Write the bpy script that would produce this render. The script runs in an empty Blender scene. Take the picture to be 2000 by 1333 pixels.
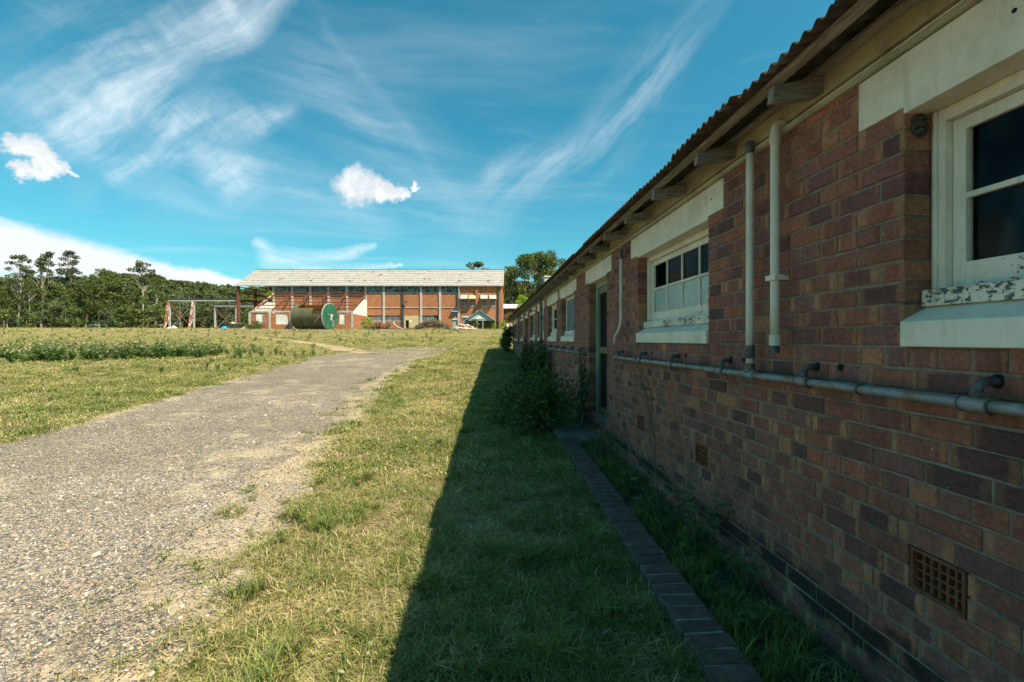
import bpy, bmesh, math, random
import numpy as np
from mathutils import Vector, Matrix

S = bpy.context.scene
COL = S.collection
rnd = random.Random(7)
RNG = np.random.default_rng(11)

# ------------------------------------------------------------------ camera, sky, sun, exposure
EYE = 1.5
FPX = 933.0                       # focal length in photograph pixels (2000 wide)
TH = math.radians(3.19)           # the view turns this far right of the long wall
cam_d = bpy.data.cameras.new('camera'); cam = bpy.data.objects.new('camera', cam_d); COL.objects.link(cam)
cam.location = (0, 0, EYE); cam.rotation_euler = (math.radians(89.91), 0, -TH)
cam_d.sensor_width = 36; cam_d.lens = FPX / 2000 * 36; cam_d.clip_start = 0.05; cam_d.clip_end = 5000
S.camera = cam

SUN = Vector((1.0, -0.75, 1.58)).normalized()
SUN_EL = math.asin(SUN.z); SUN_AZ = math.atan2(SUN.x, SUN.y)
sd = bpy.data.lights.new('sun', 'SUN'); sun = bpy.data.objects.new('sun', sd); COL.objects.link(sun)
sd.energy = 5.0; sd.angle = math.radians(0.5); sd.color = (1.0, 0.90, 0.74)
sun.rotation_euler = (-SUN).to_track_quat('-Z', 'Y').to_euler()

S.view_settings.view_transform = 'Standard'; S.view_settings.look = 'None'
S.cycles.use_adaptive_sampling = True; S.cycles.adaptive_threshold = 0.03; S.cycles.use_light_tree = False; S.cycles.diffuse_bounces = 3; S.cycles.glossy_bounces = 2; S.cycles.transmission_bounces = 2; S.cycles.max_bounces = 6
S.view_settings.gamma = 1.0; S.view_settings.use_curve_mapping = False
S.view_settings.exposure = 0.88

def look(px, py):
    u = (px - 1000) / FPX; w = (665 - py) / FPX
    return Vector((u * math.cos(TH) + math.sin(TH), math.cos(TH) - u * math.sin(TH), w))
def azel(px, py):
    d = look(px, py); return math.atan2(d.x, d.y), math.atan2(d.z, math.hypot(d.x, d.y))
def at(px, py, D):
    d = look(px, py); return Vector((d.x * D, d.y * D, EYE + d.z * D))

class NT:
    """small helper to wire node trees"""
    def __init__(s, tree): s.t = tree; s.n = tree.nodes; s.l = tree.links
    def put(s, sock, v):
        if v is None: return
        if isinstance(v, bpy.types.NodeSocket): s.l.new(v, sock)
        else:
            if sock.type == 'RGBA' and hasattr(v, '__len__') and len(v) == 3: v = (*v, 1)
            sock.default_value = v
    def node(s, typ, props=None, **ins):
        n = s.n.new(typ)
        for k, v in (props or {}).items(): setattr(n, k, v)
        for k, v in ins.items():
            k = k.replace('_', ' ') if k not in n.inputs else k
            s.put(n.inputs[int(k[1:])] if k[0] == 'i' and k[1:].isdigit() else n.inputs[k], v)
        return n
    def math(s, op, a, b=None, c=None, clamp=False):
        n = s.n.new('ShaderNodeMath'); n.operation = op; n.use_clamp = clamp
        s.put(n.inputs[0], a); s.put(n.inputs[1], b); s.put(n.inputs[2], c); return n.outputs[0]
    def vmath(s, op, a, b=None, scale=None):
        n = s.n.new('ShaderNodeVectorMath'); n.operation = op
        s.put(n.inputs[0], a); s.put(n.inputs[1], b)
        if scale is not None: s.put(n.inputs['Scale'], scale)
        return n.outputs['Value'] if op in ('LENGTH', 'DOT_PRODUCT', 'DISTANCE') else n.outputs[0]
    def mix(s, f, a, b, mode='MIX'):
        n = s.n.new('ShaderNodeMix'); n.data_type = 'RGBA'; n.blend_type = mode
        s.put(n.inputs[0], f); s.put(n.inputs[6], a); s.put(n.inputs[7], b); return n.outputs[2]
    def noise(s, vec, scale, detail=4, rough=0.55, dist=0.0, color=False):
        n = s.n.new('ShaderNodeTexNoise'); s.put(n.inputs['Vector'], vec)
        n.inputs['Scale'].default_value = scale; n.inputs['Detail'].default_value = detail
        n.inputs['Roughness'].default_value = rough; n.inputs['Distortion'].default_value = dist
        return n.outputs['Color' if color else 'Fac']
    def ramp(s, f, stops, interp='LINEAR'):
        n = s.n.new('ShaderNodeValToRGB'); n.color_ramp.interpolation = interp
        e = n.color_ramp.elements
        while len(e) < len(stops): e.new(0.5)
        for el, (p, c) in zip(e, stops): el.position = p; el.color = (*c, 1) if len(c) == 3 else c
        s.put(n.inputs[0], f); return n.outputs[0]
    def rng(s, v, a, b, c=0.0, d=1.0, smooth=True):
        n = s.n.new('ShaderNodeMapRange'); n.interpolation_type = 'SMOOTHSTEP' if smooth else 'LINEAR'
        for i, x in enumerate((v, a, b, c, d)): s.put(n.inputs[i], x)
        return n.outputs[0]
    def mapping(s, vec, rot=(0, 0, 0), scale=(1, 1, 1), loc=(0, 0, 0)):
        n = s.n.new('ShaderNodeMapping'); s.put(n.inputs[0], vec)
        n.inputs['Location'].default_value = loc; n.inputs['Rotation'].default_value = rot; n.inputs['Scale'].default_value = scale
        return n.outputs[0]

# world: physical sky, thin cirrus and a few small cumulus laid out by compass bearing and height
W = bpy.data.worlds.new('World'); S.world = W; W.use_nodes = True
k = NT(W.node_tree); k.n.clear()
sky = k.node('ShaderNodeTexSky', dict(sky_type='NISHITA', sun_disc=False, sun_elevation=SUN_EL, sun_rotation=SUN_AZ,
             altitude=0, air_density=1.0, dust_density=1.0, ozone_density=3.0)).outputs[0]
hs = k.node('ShaderNodeHueSaturation', None, Hue=0.468, Saturation=1.28, Value=0.95, Color=sky).outputs[0]
blue = k.mix(1.0, hs, (0.62, 1.0, 0.95, 1), 'MULTIPLY')
D = k.node('ShaderNodeTexCoord').outputs['Generated']
sx = k.node('ShaderNodeSeparateXYZ', None, Vector=D)
az = k.math('ARCTAN2', sx.outputs[0], sx.outputs[1]); el = k.math('ARCSINE', sx.outputs[2])
ae = k.node('ShaderNodeCombineXYZ', None, X=az, Y=el, Z=0.0).outputs[0]
W.cycles.sampling_method = 'MANUAL'; W.cycles.sample_map_resolution = 256
w1 = k.vmath('SCALE', k.vmath('SUBTRACT', k.noise(ae, 4, 1, color=True), (0.5, 0.5, 0.5)), scale=0.07)
w2 = k.vmath('SCALE', k.vmath('SUBTRACT', k.noise(ae, 30, 4, 0.66, color=True), (0.5, 0.5, 0.5)), scale=0.06)
flat = k.vmath('MULTIPLY', k.vmath('ADD', k.vmath('ADD', ae, w1), k.vmath('SCALE', w2, scale=0.3)), (1, 1, 0))
def capsule(pv, a, b, wa, wb, power=1.0):
    (ax, ay), (bx, by) = azel(*a), azel(*b)
    ba = Vector((bx - ax, by - ay, 0)); L2 = max(ba.length_squared, 1e-6)
    pa = k.vmath('SUBTRACT', pv, (ax, ay, 0))
    h = k.math('DIVIDE', k.vmath('DOT_PRODUCT', pa, tuple(ba)), L2, clamp=True)
    d = k.vmath('LENGTH', k.vmath('SUBTRACT', pa, k.vmath('SCALE', tuple(ba), scale=h)))
    wid = k.math('MULTIPLY_ADD', h, wb - wa, wa)
    return k.math('POWER', k.math('SUBTRACT', 1.0, k.math('DIVIDE', d, wid), clamp=True), power)
def total(items):
    t = items[0]
    for i in items[1:]: t = k.math('MAXIMUM', t, i)
    return t
def fibre(ang, sc, ratio, seed, det=5):
    m = k.mapping(flat, rot=(0, 0, -ang), loc=(seed, seed * 0.7, 0))
    return k.noise(k.mapping(m, scale=(sc, sc * ratio, 1)), 1.0, det, 0.62)
f_a = k.rng(fibre(0.72, 4.0, 6, 1.3), 0.28, 0.78); f_b = k.rng(fibre(-0.75, 5.0, 4, 5.1), 0.25, 0.8); f_c = k.rng(fibre(-0.12, 2.6, 9, 3.7), 0.3, 0.75)
core = total([capsule(flat, (150, 270), (270, 200), 0.05, 0.045, 1.2), capsule(flat, (270, 200), (400, 90), 0.05, 0.04, 1.2), capsule(flat, (400, 90), (560, -25), 0.045, 0.03, 1.2)])
plume = total([capsule(flat, (130, 240), (260, 150), 0.13, 0.15, 1.3), capsule(flat, (260, 130), (430, 20), 0.15, 0.09, 1.3), capsule(flat, (215, 345), (330, 312), 0.03, 0.025, 0.9),
               capsule(flat, (390, 300), (460, 350), 0.05, 0.06, 1.2), capsule(flat, (400, 245), (560, 228), 0.07, 0.03, 1.2), capsule(flat, (260, 250), (420, 250), 0.09, 0.07, 1.3)])
left = k.math('ADD', k.math('MULTIPLY', core, k.math('MULTIPLY_ADD', f_a, 0.5, 0.25)), k.math('MULTIPLY', plume, k.math('MULTIPLY_ADD', k.math('MULTIPLY', f_a, k.math('MULTIPLY_ADD', f_b, 0.7, 0.3)), 1.25, 0.04)))
right = total([capsule(flat, (965, 335), (1080, 305), 0.05, 0.05, 1.2), capsule(flat, (1080, 305), (1190, 245), 0.05, 0.05, 1.2),
               capsule(flat, (1190, 245), (1280, 145), 0.05, 0.045, 1.2), capsule(flat, (1280, 145), (1390, -20), 0.045, 0.04, 1.2)])
fan = total([capsule(flat, (980, 385), (1180, 290), 0.10, 0.09, 1.5), capsule(flat, (1180, 250), (1300, 100), 0.09, 0.08, 1.5)])
right = k.math('ADD', k.math('MULTIPLY', right, k.math('MULTIPLY_ADD', f_a, 0.36, 0.02)), k.math('MULTIPLY', fan, k.math('MULTIPLY', f_a, 0.35)))
low = total([capsule(flat, (512, 478), (560, 505), 0.016, 0.025, 0.9), capsule(flat, (540, 505), (740, 488), 0.03, 0.008, 0.9), capsule(flat, (600, 520), (790, 524), 0.03, 0.004, 1.1)])
low = k.math('MULTIPLY', low, k.math('MULTIPLY_ADD', f_c, 0.9, 0.35))
trail = total([capsule(flat, (640, 40), (760, 210), 0.016, 0.024, 1.2), capsule(flat, (760, 210), (880, 380), 0.024, 0.03, 1.4)])
veil = total([capsule(flat, (330, 360), (640, 400), 0.10, 0.08, 1.0), capsule(flat, (480, 330), (760, 450), 0.08, 0.06, 1.0), capsule(flat, (620, 150), (900, 430), 0.14, 0.14, 1.2)])
veil = k.math('MULTIPLY', veil, k.math('MULTIPLY_ADD', f_c, 0.34, 0.06))
# thin cirrus that goes on all round the sky
zc = k.math('MAXIMUM', sx.outputs[2], 0.08)
pl = k.vmath('MULTIPLY', k.vmath('DIVIDE', D, k.node('ShaderNodeCombineXYZ', None, X=zc, Y=zc, Z=1.0).outputs[0]), (1, 1, 0))
gen = k.math('MULTIPLY', k.rng(k.noise(k.mapping(pl, rot=(0, 0, 0.9), scale=(0.5, 1.7, 1)), 1.0, 4, 0.6), 0.48, 0.85), 0.26)
cirrus = k.math('ADD', k.math('ADD', left, right), k.math('ADD', k.math('ADD', veil, gen), k.math('ADD', low, k.math('MULTIPLY', trail, 0.08))), clamp=True)
cirrus = k.math('MULTIPLY', cirrus, 0.58)
# bank of stratus low in the west, small cumulus
pf = k.vmath('MULTIPLY', k.vmath('ADD', ae, k.vmath('SCALE', w2, scale=0.35)), (1, 1, 0))
bank = k.rng(k.math('ADD', capsule(pf, (-120, 468), (470, 554), 0.062, 0.012, 1.0), k.math('MULTIPLY', k.math('SUBTRACT', f_c, 0.5), 0.25)), 0.04, 0.62)
pc = k.vmath('MULTIPLY', k.vmath('ADD', ae, k.vmath('SCALE', w2, scale=1.0)), (1, 1, 0))
cum = total([capsule(pc, (676, 368), (712, 366), 0.034, 0.040, 1), capsule(pc, (700, 380), (796, 380), 0.034, 0.014, 1),
             capsule(pc, (684, 348), (700, 348), 0.026, 0.026, 1), capsule(pc, (735, 362), (760, 372), 0.022, 0.02, 1), capsule(pc, (808, 362), (816, 362), 0.009, 0.007, 1),
             capsule(pc, (20, 285), (75, 290), 0.016, 0.022, 1), capsule(pc, (75, 295), (100, 320), 0.022, 0.018, 1),
             capsule(pc, (35, 330), (90, 335), 0.013, 0.014, 1), capsule(pc, (100, 325), (155, 347), 0.016, 0.007, 1)])
wsp = k.node('ShaderNodeSeparateXYZ', None, Vector=w2).outputs
cum = k.math('MULTIPLY', k.rng(cum, 0.0, 0.8), 0.97)
c1 = k.mix(cirrus, blue, (6.8, 7.3, 7.5, 1))
c2 = k.mix(bank, c1, (5.9, 6.25, 6.4, 1))
c3 = k.mix(cum, c2, k.mix(k.rng(wsp[1], -0.014, 0.016), (4.6, 5.0, 5.3, 1), (6.9, 7.05, 7.1, 1)))
bg = k.node('ShaderNodeBackground', None, Color=c3, Strength=0.088).outputs[0]
wo = k.node('ShaderNodeOutputWorld'); k.l.new(bg, wo.inputs[0])

# ------------------------------------------------------------------ mesh helpers
def link(o, parent=None):
    COL.objects.link(o)
    if parent is not None: o.parent = parent
    return o
def tag(o, label=None, cat=None, group=None, kind=None):
    for a, b in (('label', label), ('category', cat), ('group', group), ('kind', kind)):
        if b: o[a] = b
    return o
def empty(name, loc=(0, 0, 0), rz=0, parent=None):
    o = bpy.data.objects.new(name, None); o.location = loc; o.rotation_euler = (0, 0, rz); o.empty_display_size = 0.3
    return link(o, parent)

class MB:
    def __init__(s): s.v = []; s.f = []
    def add(s, vs, fs):
        b = len(s.v); s.v += [tuple(v) for v in vs]; s.f += [tuple(b + i for i in f) for f in fs]; return s
    def box(s, a, b, j=0.0):
        x0, y0, z0 = a; x1, y1, z1 = b
        vs = [(x, y, z) for z in (z0, z1) for y in (y0, y1) for x in (x0, x1)]
        if j: vs = [tuple(c + rnd.uniform(-j, j) for c in v) for v in vs]
        return s.add(vs, [(0, 2, 3, 1), (4, 5, 7, 6), (0, 1, 5, 4), (2, 6, 7, 3), (0, 4, 6, 2), (1, 3, 7, 5)])
    def bar(s, p, q, w, h, up=(0, 0, 1)):
        p, q = Vector(p), Vector(q); d = (q - p).normalized(); up = Vector(up)
        r = d.cross(up)
        if r.length < 1e-4: r = d.cross(Vector((1, 0, 0)))
        r.normalize(); u = r.cross(d)
        vs = [e + r * (a * w / 2) + u * (b * h / 2) for e in (p, q) for a, b in ((-1, -1), (1, -1), (1, 1), (-1, 1))]
        return s.add(vs, [(0, 3, 2, 1), (4, 5, 6, 7), (0, 1, 5, 4), (1, 2, 6, 5), (2, 3, 7, 6), (3, 0, 4, 7)])
    def tube(s, pts, r, n=10, cap=True):
        pts = [Vector(p) for p in pts]; rs = r if hasattr(r, '__len__') else [r] * len(pts)
        t0 = (pts[1] - pts[0]).normalized()
        ref = Vector((0, 0, 1)) if abs(t0.z) < 0.9 else Vector((1, 0, 0))
        u = t0.cross(ref).normalized(); rings = []
        for i, p in enumerate(pts):
            t = (pts[min(i + 1, len(pts) - 1)] - pts[max(i - 1, 0)]).normalized()
            u = (u - t * u.dot(t)).normalized(); w = t.cross(u)
            rings.append([p + (u * math.cos(2 * math.pi * a / n) + w * math.sin(2 * math.pi * a / n)) * rs[i] for a in range(n)])
        vs = [v for g in rings for v in g]; fs = []
        for i in range(len(pts) - 1):
            for a in range(n):
                b = (a + 1) % n; fs.append((i * n + a, i * n + b, (i + 1) * n + b, (i + 1) * n + a))
        if cap: fs.append(tuple(reversed(range(n)))); fs.append(tuple((len(pts) - 1) * n + a for a in range(n)))
        return s.add(vs, fs)
    def prism(s, poly, d):
        d = Vector(d); n = len(poly); vs = [Vector(p) for p in poly]; vs += [v + d for v in vs]
        return s.add(vs, [tuple(range(n)), tuple(reversed(range(n, 2 * n)))] + [(i, i + n, (i + 1) % n + n, (i + 1) % n) for i in range(n)])
    def blob(s, c, r, j=0.25, fl=1.0):
        bm = bmesh.new(); bmesh.ops.create_icosphere(bm, subdivisions=1, radius=1)
        rot = Matrix.Rotation(rnd.uniform(0, 6), 3, Vector((rnd.random(), rnd.random(), rnd.random() + 0.1)).normalized())
        sc = Vector((rnd.uniform(.7, 1.3), rnd.uniform(.7, 1.3), rnd.uniform(.6, 1.0) * fl))
        vs = []
        for v in bm.verts:
            p = rot @ (v.co * (1 + rnd.uniform(-j, j))); vs.append((c[0] + p.x * r * sc.x, c[1] + p.y * r * sc.y, c[2] + p.z * r * sc.z))
        fs = [tuple(v.index for v in f.verts) for f in bm.faces]; bm.free(); return s.add(vs, fs)
    def build(s, name, mat, parent=None, smooth=False, bevel=0.0, recalc=True):
        me = bpy.data.meshes.new(name); me.from_pydata(s.v, [], s.f)
        if recalc:
            bm = bmesh.new(); bm.from_mesh(me); bmesh.ops.recalc_face_normals(bm, faces=bm.faces); bm.to_mesh(me); bm.free()
        me.update(); me.materials.append(mat)
        if smooth: me.polygons.foreach_set('use_smooth', [True] * len(me.polygons))
        o = bpy.data.objects.new(name, me); link(o, parent)
        if bevel:
            m = o.modifiers.new('bevel', 'BEVEL'); m.width = bevel; m.segments = 2; m.limit_method = 'ANGLE'
        return o
def npmesh(name, V, F, mat, attrs=None, smooth=False):
    """V (n,3) float, F (m,k) int with k corners each"""
    me = bpy.data.meshes.new(name); V = np.asarray(V, np.float32); F = np.asarray(F, np.int32)
    m, kk = F.shape
    me.vertices.add(len(V)); me.vertices.foreach_set('co', V.ravel())
    me.loops.add(m * kk); me.loops.foreach_set('vertex_index', F.ravel())
    me.polygons.add(m); me.polygons.foreach_set('loop_start', np.arange(m, dtype=np.int32) * kk)
    if smooth: me.polygons.foreach_set('use_smooth', np.ones(m, bool))
    for an, (dom, data) in (attrs or {}).items():
        a = me.attributes.new(an, 'FLOAT', dom); a.data.foreach_set('value', np.asarray(data, np.float32))
    me.update(calc_edges=True); me.validate()
    if mat: me.materials.append(mat)
    return me

# ------------------------------------------------------------------ materials
def newmat(name):
    m = bpy.data.materials.new(name); m.use_nodes = True; kk = NT(m.node_tree)
    return m, kk, m.node_tree.nodes['Principled BSDF']
def bump(kk, b, h, strength=0.3, dist=0.01):
    n = kk.node('ShaderNodeBump', None, Height=h, Strength=strength, Distance=dist); kk.l.new(n.outputs[0], b.inputs['Normal'])
def pos(kk): return kk.node('ShaderNodeNewGeometry').outputs['Position']
def plain(name, c1, c2, scale=8, rough=0.85, bmp=0.2, bd=0.005, metal=0.0, thr=(0.35, 0.65), stretch=(1, 1, 1), spec=0.3, c3=None, s3=1.5, t3=(0.5, 0.75), obj=False):
    m, kk, b = newmat(name)
    p = kk.node('ShaderNodeTexCoord').outputs['Object'] if obj else pos(kk)
    p = kk.mapping(p, scale=stretch)
    n1 = kk.noise(p, scale, 6, 0.65); c = kk.mix(kk.rng(n1, *thr), c1, c2)
    if c3: c = kk.mix(kk.rng(kk.noise(p, s3, 6, 0.7), *t3), c, c3)
    kk.put(b.inputs['Base Color'], c); b.inputs['Roughness'].default_value = rough; b.inputs['Metallic'].default_value = metal
    b.inputs['Specular IOR Level'].default_value = spec
    bump(kk, b, kk.noise(p, scale * 5, 5, 0.7), bmp, bd)
    return m

def brick_mat():
    m, kk, b = newmat('old_brick')
    p = pos(kk)
    at_ = lambda n: kk.node('ShaderNodeAttribute', dict(attribute_name=n)).outputs
    tone = at_('tone')['Fac']; band = at_('band')['Fac']; seed = at_('seed')['Fac']
    uv = kk.node('ShaderNodeUVMap', dict(uv_map='UVMap')).outputs[0]
    u = kk.node('ShaderNodeSeparateXYZ', None, Vector=uv)
    base = kk.ramp(tone, [(0.0, (.115, .055, .052)), (0.2, (.185, .080, .068)), (0.4, (.285, .105, .068)), (0.58, (.235, .112, .098)),
                          (0.74, (.315, .122, .074)), (0.88, (.350, .115, .075)), (1.0, (.430, .195, .105))])
    off = kk.node('ShaderNodeCombineXYZ', None, X=kk.math('MULTIPLY', seed, 40.0), Y=0.0, Z=0.0).outputs[0]
    q = kk.vmath('ADD', p, off)
    nn = kk.noise(q, 9, 4, 0.6); n2 = kk.noise(q, 30, 5, 0.7)
    # kiss marks: paler buff bands at the ends where bricks were stacked in the kiln
    ue = kk.math('ABSOLUTE', kk.math('SUBTRACT', u.outputs[0], 0.5))
    ue = kk.math('ADD', ue, kk.math('MULTIPLY', kk.math('SUBTRACT', n2, 0.5), 0.10))
    shift = kk.math('MULTIPLY', kk.math('SUBTRACT', seed, 0.5), 0.12)
    kiss = kk.rng(kk.math('ADD', ue, shift), 0.32, 0.40)
    ve = kk.math('ADD', kk.math('ABSOLUTE', kk.math('SUBTRACT', u.outputs[1], 0.5)), kk.math('MULTIPLY', kk.math('SUBTRACT', nn, 0.5), 0.5))
    kiss = kk.math('MAXIMUM', kiss, kk.math('MULTIPLY', kk.rng(ve, 0.42, 0.52), kk.rng(seed, 0.55, 0.6)))
    kiss = kk.math('MULTIPLY', kiss, kk.math('MULTIPLY', band, kk.rng(n2, 0.2, 0.5)))
    c = kk.mix(kiss, base, kk.mix(seed, (.47, .195, .088, 1), (.44, .24, .13, 1)))
    c = kk.mix(kk.math('MULTIPLY', kk.rng(nn, 0.35, 0.7), 0.4), c, kk.mix(1.0, c, (0.55, 0.5, 0.55, 1), 'MULTIPLY'))
    pit = kk.rng(kk.noise(q, 260, 2, 0.5), 0.66, 0.72)
    c = kk.mix(kk.math('MULTIPLY', pit, 0.75), c, (.02, .015, .012, 1))
    sand = kk.rng(kk.noise(q, 420, 2, 0.6), 0.58, 0.75)
    c = kk.mix(kk.math('MULTIPLY', sand, 0.22), c, (.42, .32, .22, 1))
    spl = kk.rng(kk.noise(p, 75, 1, 0.3), 0.79, 0.81)
    spl = kk.math('MULTIPLY', spl, kk.rng(kk.noise(p, 1.3, 2), 0.45, 0.6))
    c = kk.mix(spl, c, (.62, .60, .54, 1))
    mott = kk.rng(kk.noise(q, 48, 4, 0.72), 0.38, 0.66)
    c = kk.mix(mott, kk.mix(1.0, c, (0.86, 0.84, 0.82, 1), 'MULTIPLY'), kk.mix(1.0, c, (1.30, 1.26, 1.2, 1), 'MULTIPLY'))
    chip = kk.rng(kk.noise(q, 26, 5, 0.75), 0.70, 0.73)
    c = kk.mix(kk.math('MULTIPLY', chip, 0.6), c, (.33, .20, .13, 1))
    grime = kk.rng(kk.noise(kk.mapping(p, scale=(1, 1, .45)), 2.6, 6, 0.72), 0.42, 0.72)
    c = kk.mix(kk.math('MULTIPLY', grime, 0.4), c, kk.mix(1.0, c, (0.42, 0.42, 0.42, 1), 'MULTIPLY'))
    lime = kk.math('MULTIPLY', kk.rng(kk.noise(p, 5, 6, 0.75), 0.62, 0.8), 0.35)
    c = kk.mix(lime, c, (.40, .36, .29, 1))
    # bitumen damp course smeared over one of the lowest courses
    z = kk.node('ShaderNodeSeparateXYZ', None, Vector=p).outputs[2]
    zz = kk.math('ADD', z, kk.math('MULTIPLY', kk.math('SUBTRACT', kk.noise(p, 4, 6, 0.7), 0.5), 0.28))
    bit = kk.math('MULTIPLY', kk.rng(zz, 0.13, 0.17), kk.rng(zz, 0.30, 0.25))
    bit = kk.math('MULTIPLY', bit, kk.rng(kk.noise(p, 2.2, 5, 0.7), 0.36, 0.5))
    c = kk.mix(kk.math('MULTIPLY', bit, 0.9), c, (.012, .012, .012, 1))
    kk.put(b.inputs['Base Color'], c); b.inputs['Roughness'].default_value = 0.82; b.inputs['Specular IOR Level'].default_value = 0.35
    h = kk.math('ADD', kk.math('MULTIPLY', kk.noise(q, 60, 5, 0.7), 0.6), kk.math('MULTIPLY', kk.math('ADD', sand, kk.math('MULTIPLY', pit, -1.5)), 0.25))
    bump(kk, b, kk.math('SUBTRACT', h, kk.math('MULTIPLY', chip, 0.8)), 0.7, 0.006)
    return m
def paint_mat(name, col, dark=(.06, .055, .045), peel=0.66, stain=(.34, .28, .13), stain_amt=0.35, grain=(3, 40, 40), rough=0.6):
    m, kk, b = newmat(name); p = pos(kk); g = kk.mapping(p, scale=(grain[0], grain[1], grain[2]))
    c = kk.mix(kk.math('MULTIPLY', kk.rng(kk.noise(p, 2.5, 6, 0.7), 0.4, 0.75), stain_amt), col, stain)
    c = kk.mix(kk.math('MULTIPLY', kk.rng(kk.noise(p, 14, 5, 0.7), 0.5, 0.8), 0.35), c, kk.mix(1.0, c, (0.62, 0.62, 0.55, 1), 'MULTIPLY'))
    run = kk.rng(kk.noise(kk.mapping(p, scale=(6, 6, .7)), 3.0, 5, 0.7), 0.5, 0.78)
    c = kk.mix(kk.math('MULTIPLY', run, 0.45), c, kk.mix(1.0, c, (0.45, 0.42, 0.34, 1), 'MULTIPLY'))
    pn = kk.math('ADD', kk.math('MULTIPLY', kk.noise(kk.mapping(p, scale=(1, .55, 1)), 64, 5, 0.68), 0.65), kk.math('MULTIPLY', kk.noise(p, 5, 3, 0.5), 0.35))
    pk = kk.rng(pn, peel, peel + 0.02)
    wood = kk.mix(kk.noise(g, 3, 5), dark, tuple(x * 2.4 for x in dark))
    c = kk.mix(pk, c, wood)
    kk.put(b.inputs['Base Color'], c); b.inputs['Roughness'].default_value = rough
    bump(kk, b, kk.math('SUBTRACT', kk.noise(p, 60, 4), kk.math('MULTIPLY', pk, 0.8)), 0.35, 0.004)
    return m
def leaf_mat(name, c1, c2, c3=None, trans=0.35, rough=0.55):
    m, kk, b = newmat(name)
    t = kk.node('ShaderNodeAttribute', dict(attribute_name='tone')).outputs['Fac']
    r = kk.node('ShaderNodeObjectInfo').outputs['Random']
    stops = [(0.0, c1), (0.6, c2), (1.0, c3 or c2)]
    c = kk.ramp(t, stops)
    h = kk.node('ShaderNodeHueSaturation', None, Hue=kk.math('MULTIPLY_ADD', r, 0.03, 0.485), Saturation=1.0, Value=kk.math('MULTIPLY_ADD', r, 0.4, 0.8), Color=c).outputs[0]
    kk.put(b.inputs['Base Color'], h); b.inputs['Roughness'].default_value = rough; b.inputs['Specular IOR Level'].default_value = 0.25
    tr = kk.node('ShaderNodeBsdfTranslucent', None, Color=kk.mix(1.0, h, (1.1, 1.25, 0.6, 1), 'MULTIPLY'))
    mx = kk.node('ShaderNodeMixShader', None, Fac=trans); kk.l.new(b.outputs[0], mx.inputs[1]); kk.l.new(tr.outputs[0], mx.inputs[2])
    kk.l.new(mx.outputs[0], kk.n['Material Output'].inputs[0]); return m
def glass_mat(name, tint=(.5, .55, .55), dirt=0.25, rough=0.04, refl=1.0):
    m, kk, b = newmat(name)
    fr = kk.node('ShaderNodeFresnel', None, IOR=1.5).outputs[0]
    tr = kk.node('ShaderNodeBsdfTransparent', None, Color=tint); gl = kk.node('ShaderNodeBsdfGlossy', None, Color=(refl, refl, refl), Roughness=rough)
    mx = kk.node('ShaderNodeMixShader', None, Fac=fr); kk.l.new(tr.outputs[0], mx.inputs[1]); kk.l.new(gl.outputs[0], mx.inputs[2])
    df = kk.node('ShaderNodeBsdfDiffuse', None, Color=(.3, .3, .27)); p = pos(kk)
    mx2 = kk.node('ShaderNodeMixShader', None, Fac=kk.math('MULTIPLY', kk.rng(kk.noise(p, 7, 6, 0.7), 0.35, 0.8), dirt))
    kk.l.new(mx.outputs[0], mx2.inputs[1]); kk.l.new(df.outputs[0], mx2.inputs[2])
    kk.l.new(mx2.outputs[0], kk.n['Material Output'].inputs[0]); return m
def ground_mat():
    m, kk, b = newmat('dry_soil'); p = pos(kk)
    n1 = kk.noise(p, 1.1, 6, 0.65); n2 = kk.noise(p, 14, 6, 0.75); n3 = kk.noise(p, 0.12, 4, 0.6)
    c = kk.mix(kk.rng(n2, 0.3, 0.7), (.075, .055, .03, 1), (.30, .225, .125, 1))
    c = kk.mix(kk.math('MULTIPLY', kk.rng(n1, 0.45, 0.65), 0.4), c, (.22, .20, .065, 1))
    c = kk.mix(kk.math('MULTIPLY', kk.rng(n3, 0.45, 0.65), 0.45), c, (.27, .225, .085, 1))
    c = kk.mix(kk.math('MULTIPLY', kk.rng(kk.noise(p, 90, 3, 0.7), 0.45, 0.7), 0.45), c, (.32, .26, .15, 1))
    kk.put(b.inputs['Base Color'], c); b.inputs['Roughness'].default_value = 0.95; b.inputs['Specular IOR Level'].default_value = 0.1
    bump(kk, b, kk.math('ADD', n2, kk.noise(p, 110, 4, 0.7)), 0.9, 0.02); return m
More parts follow.
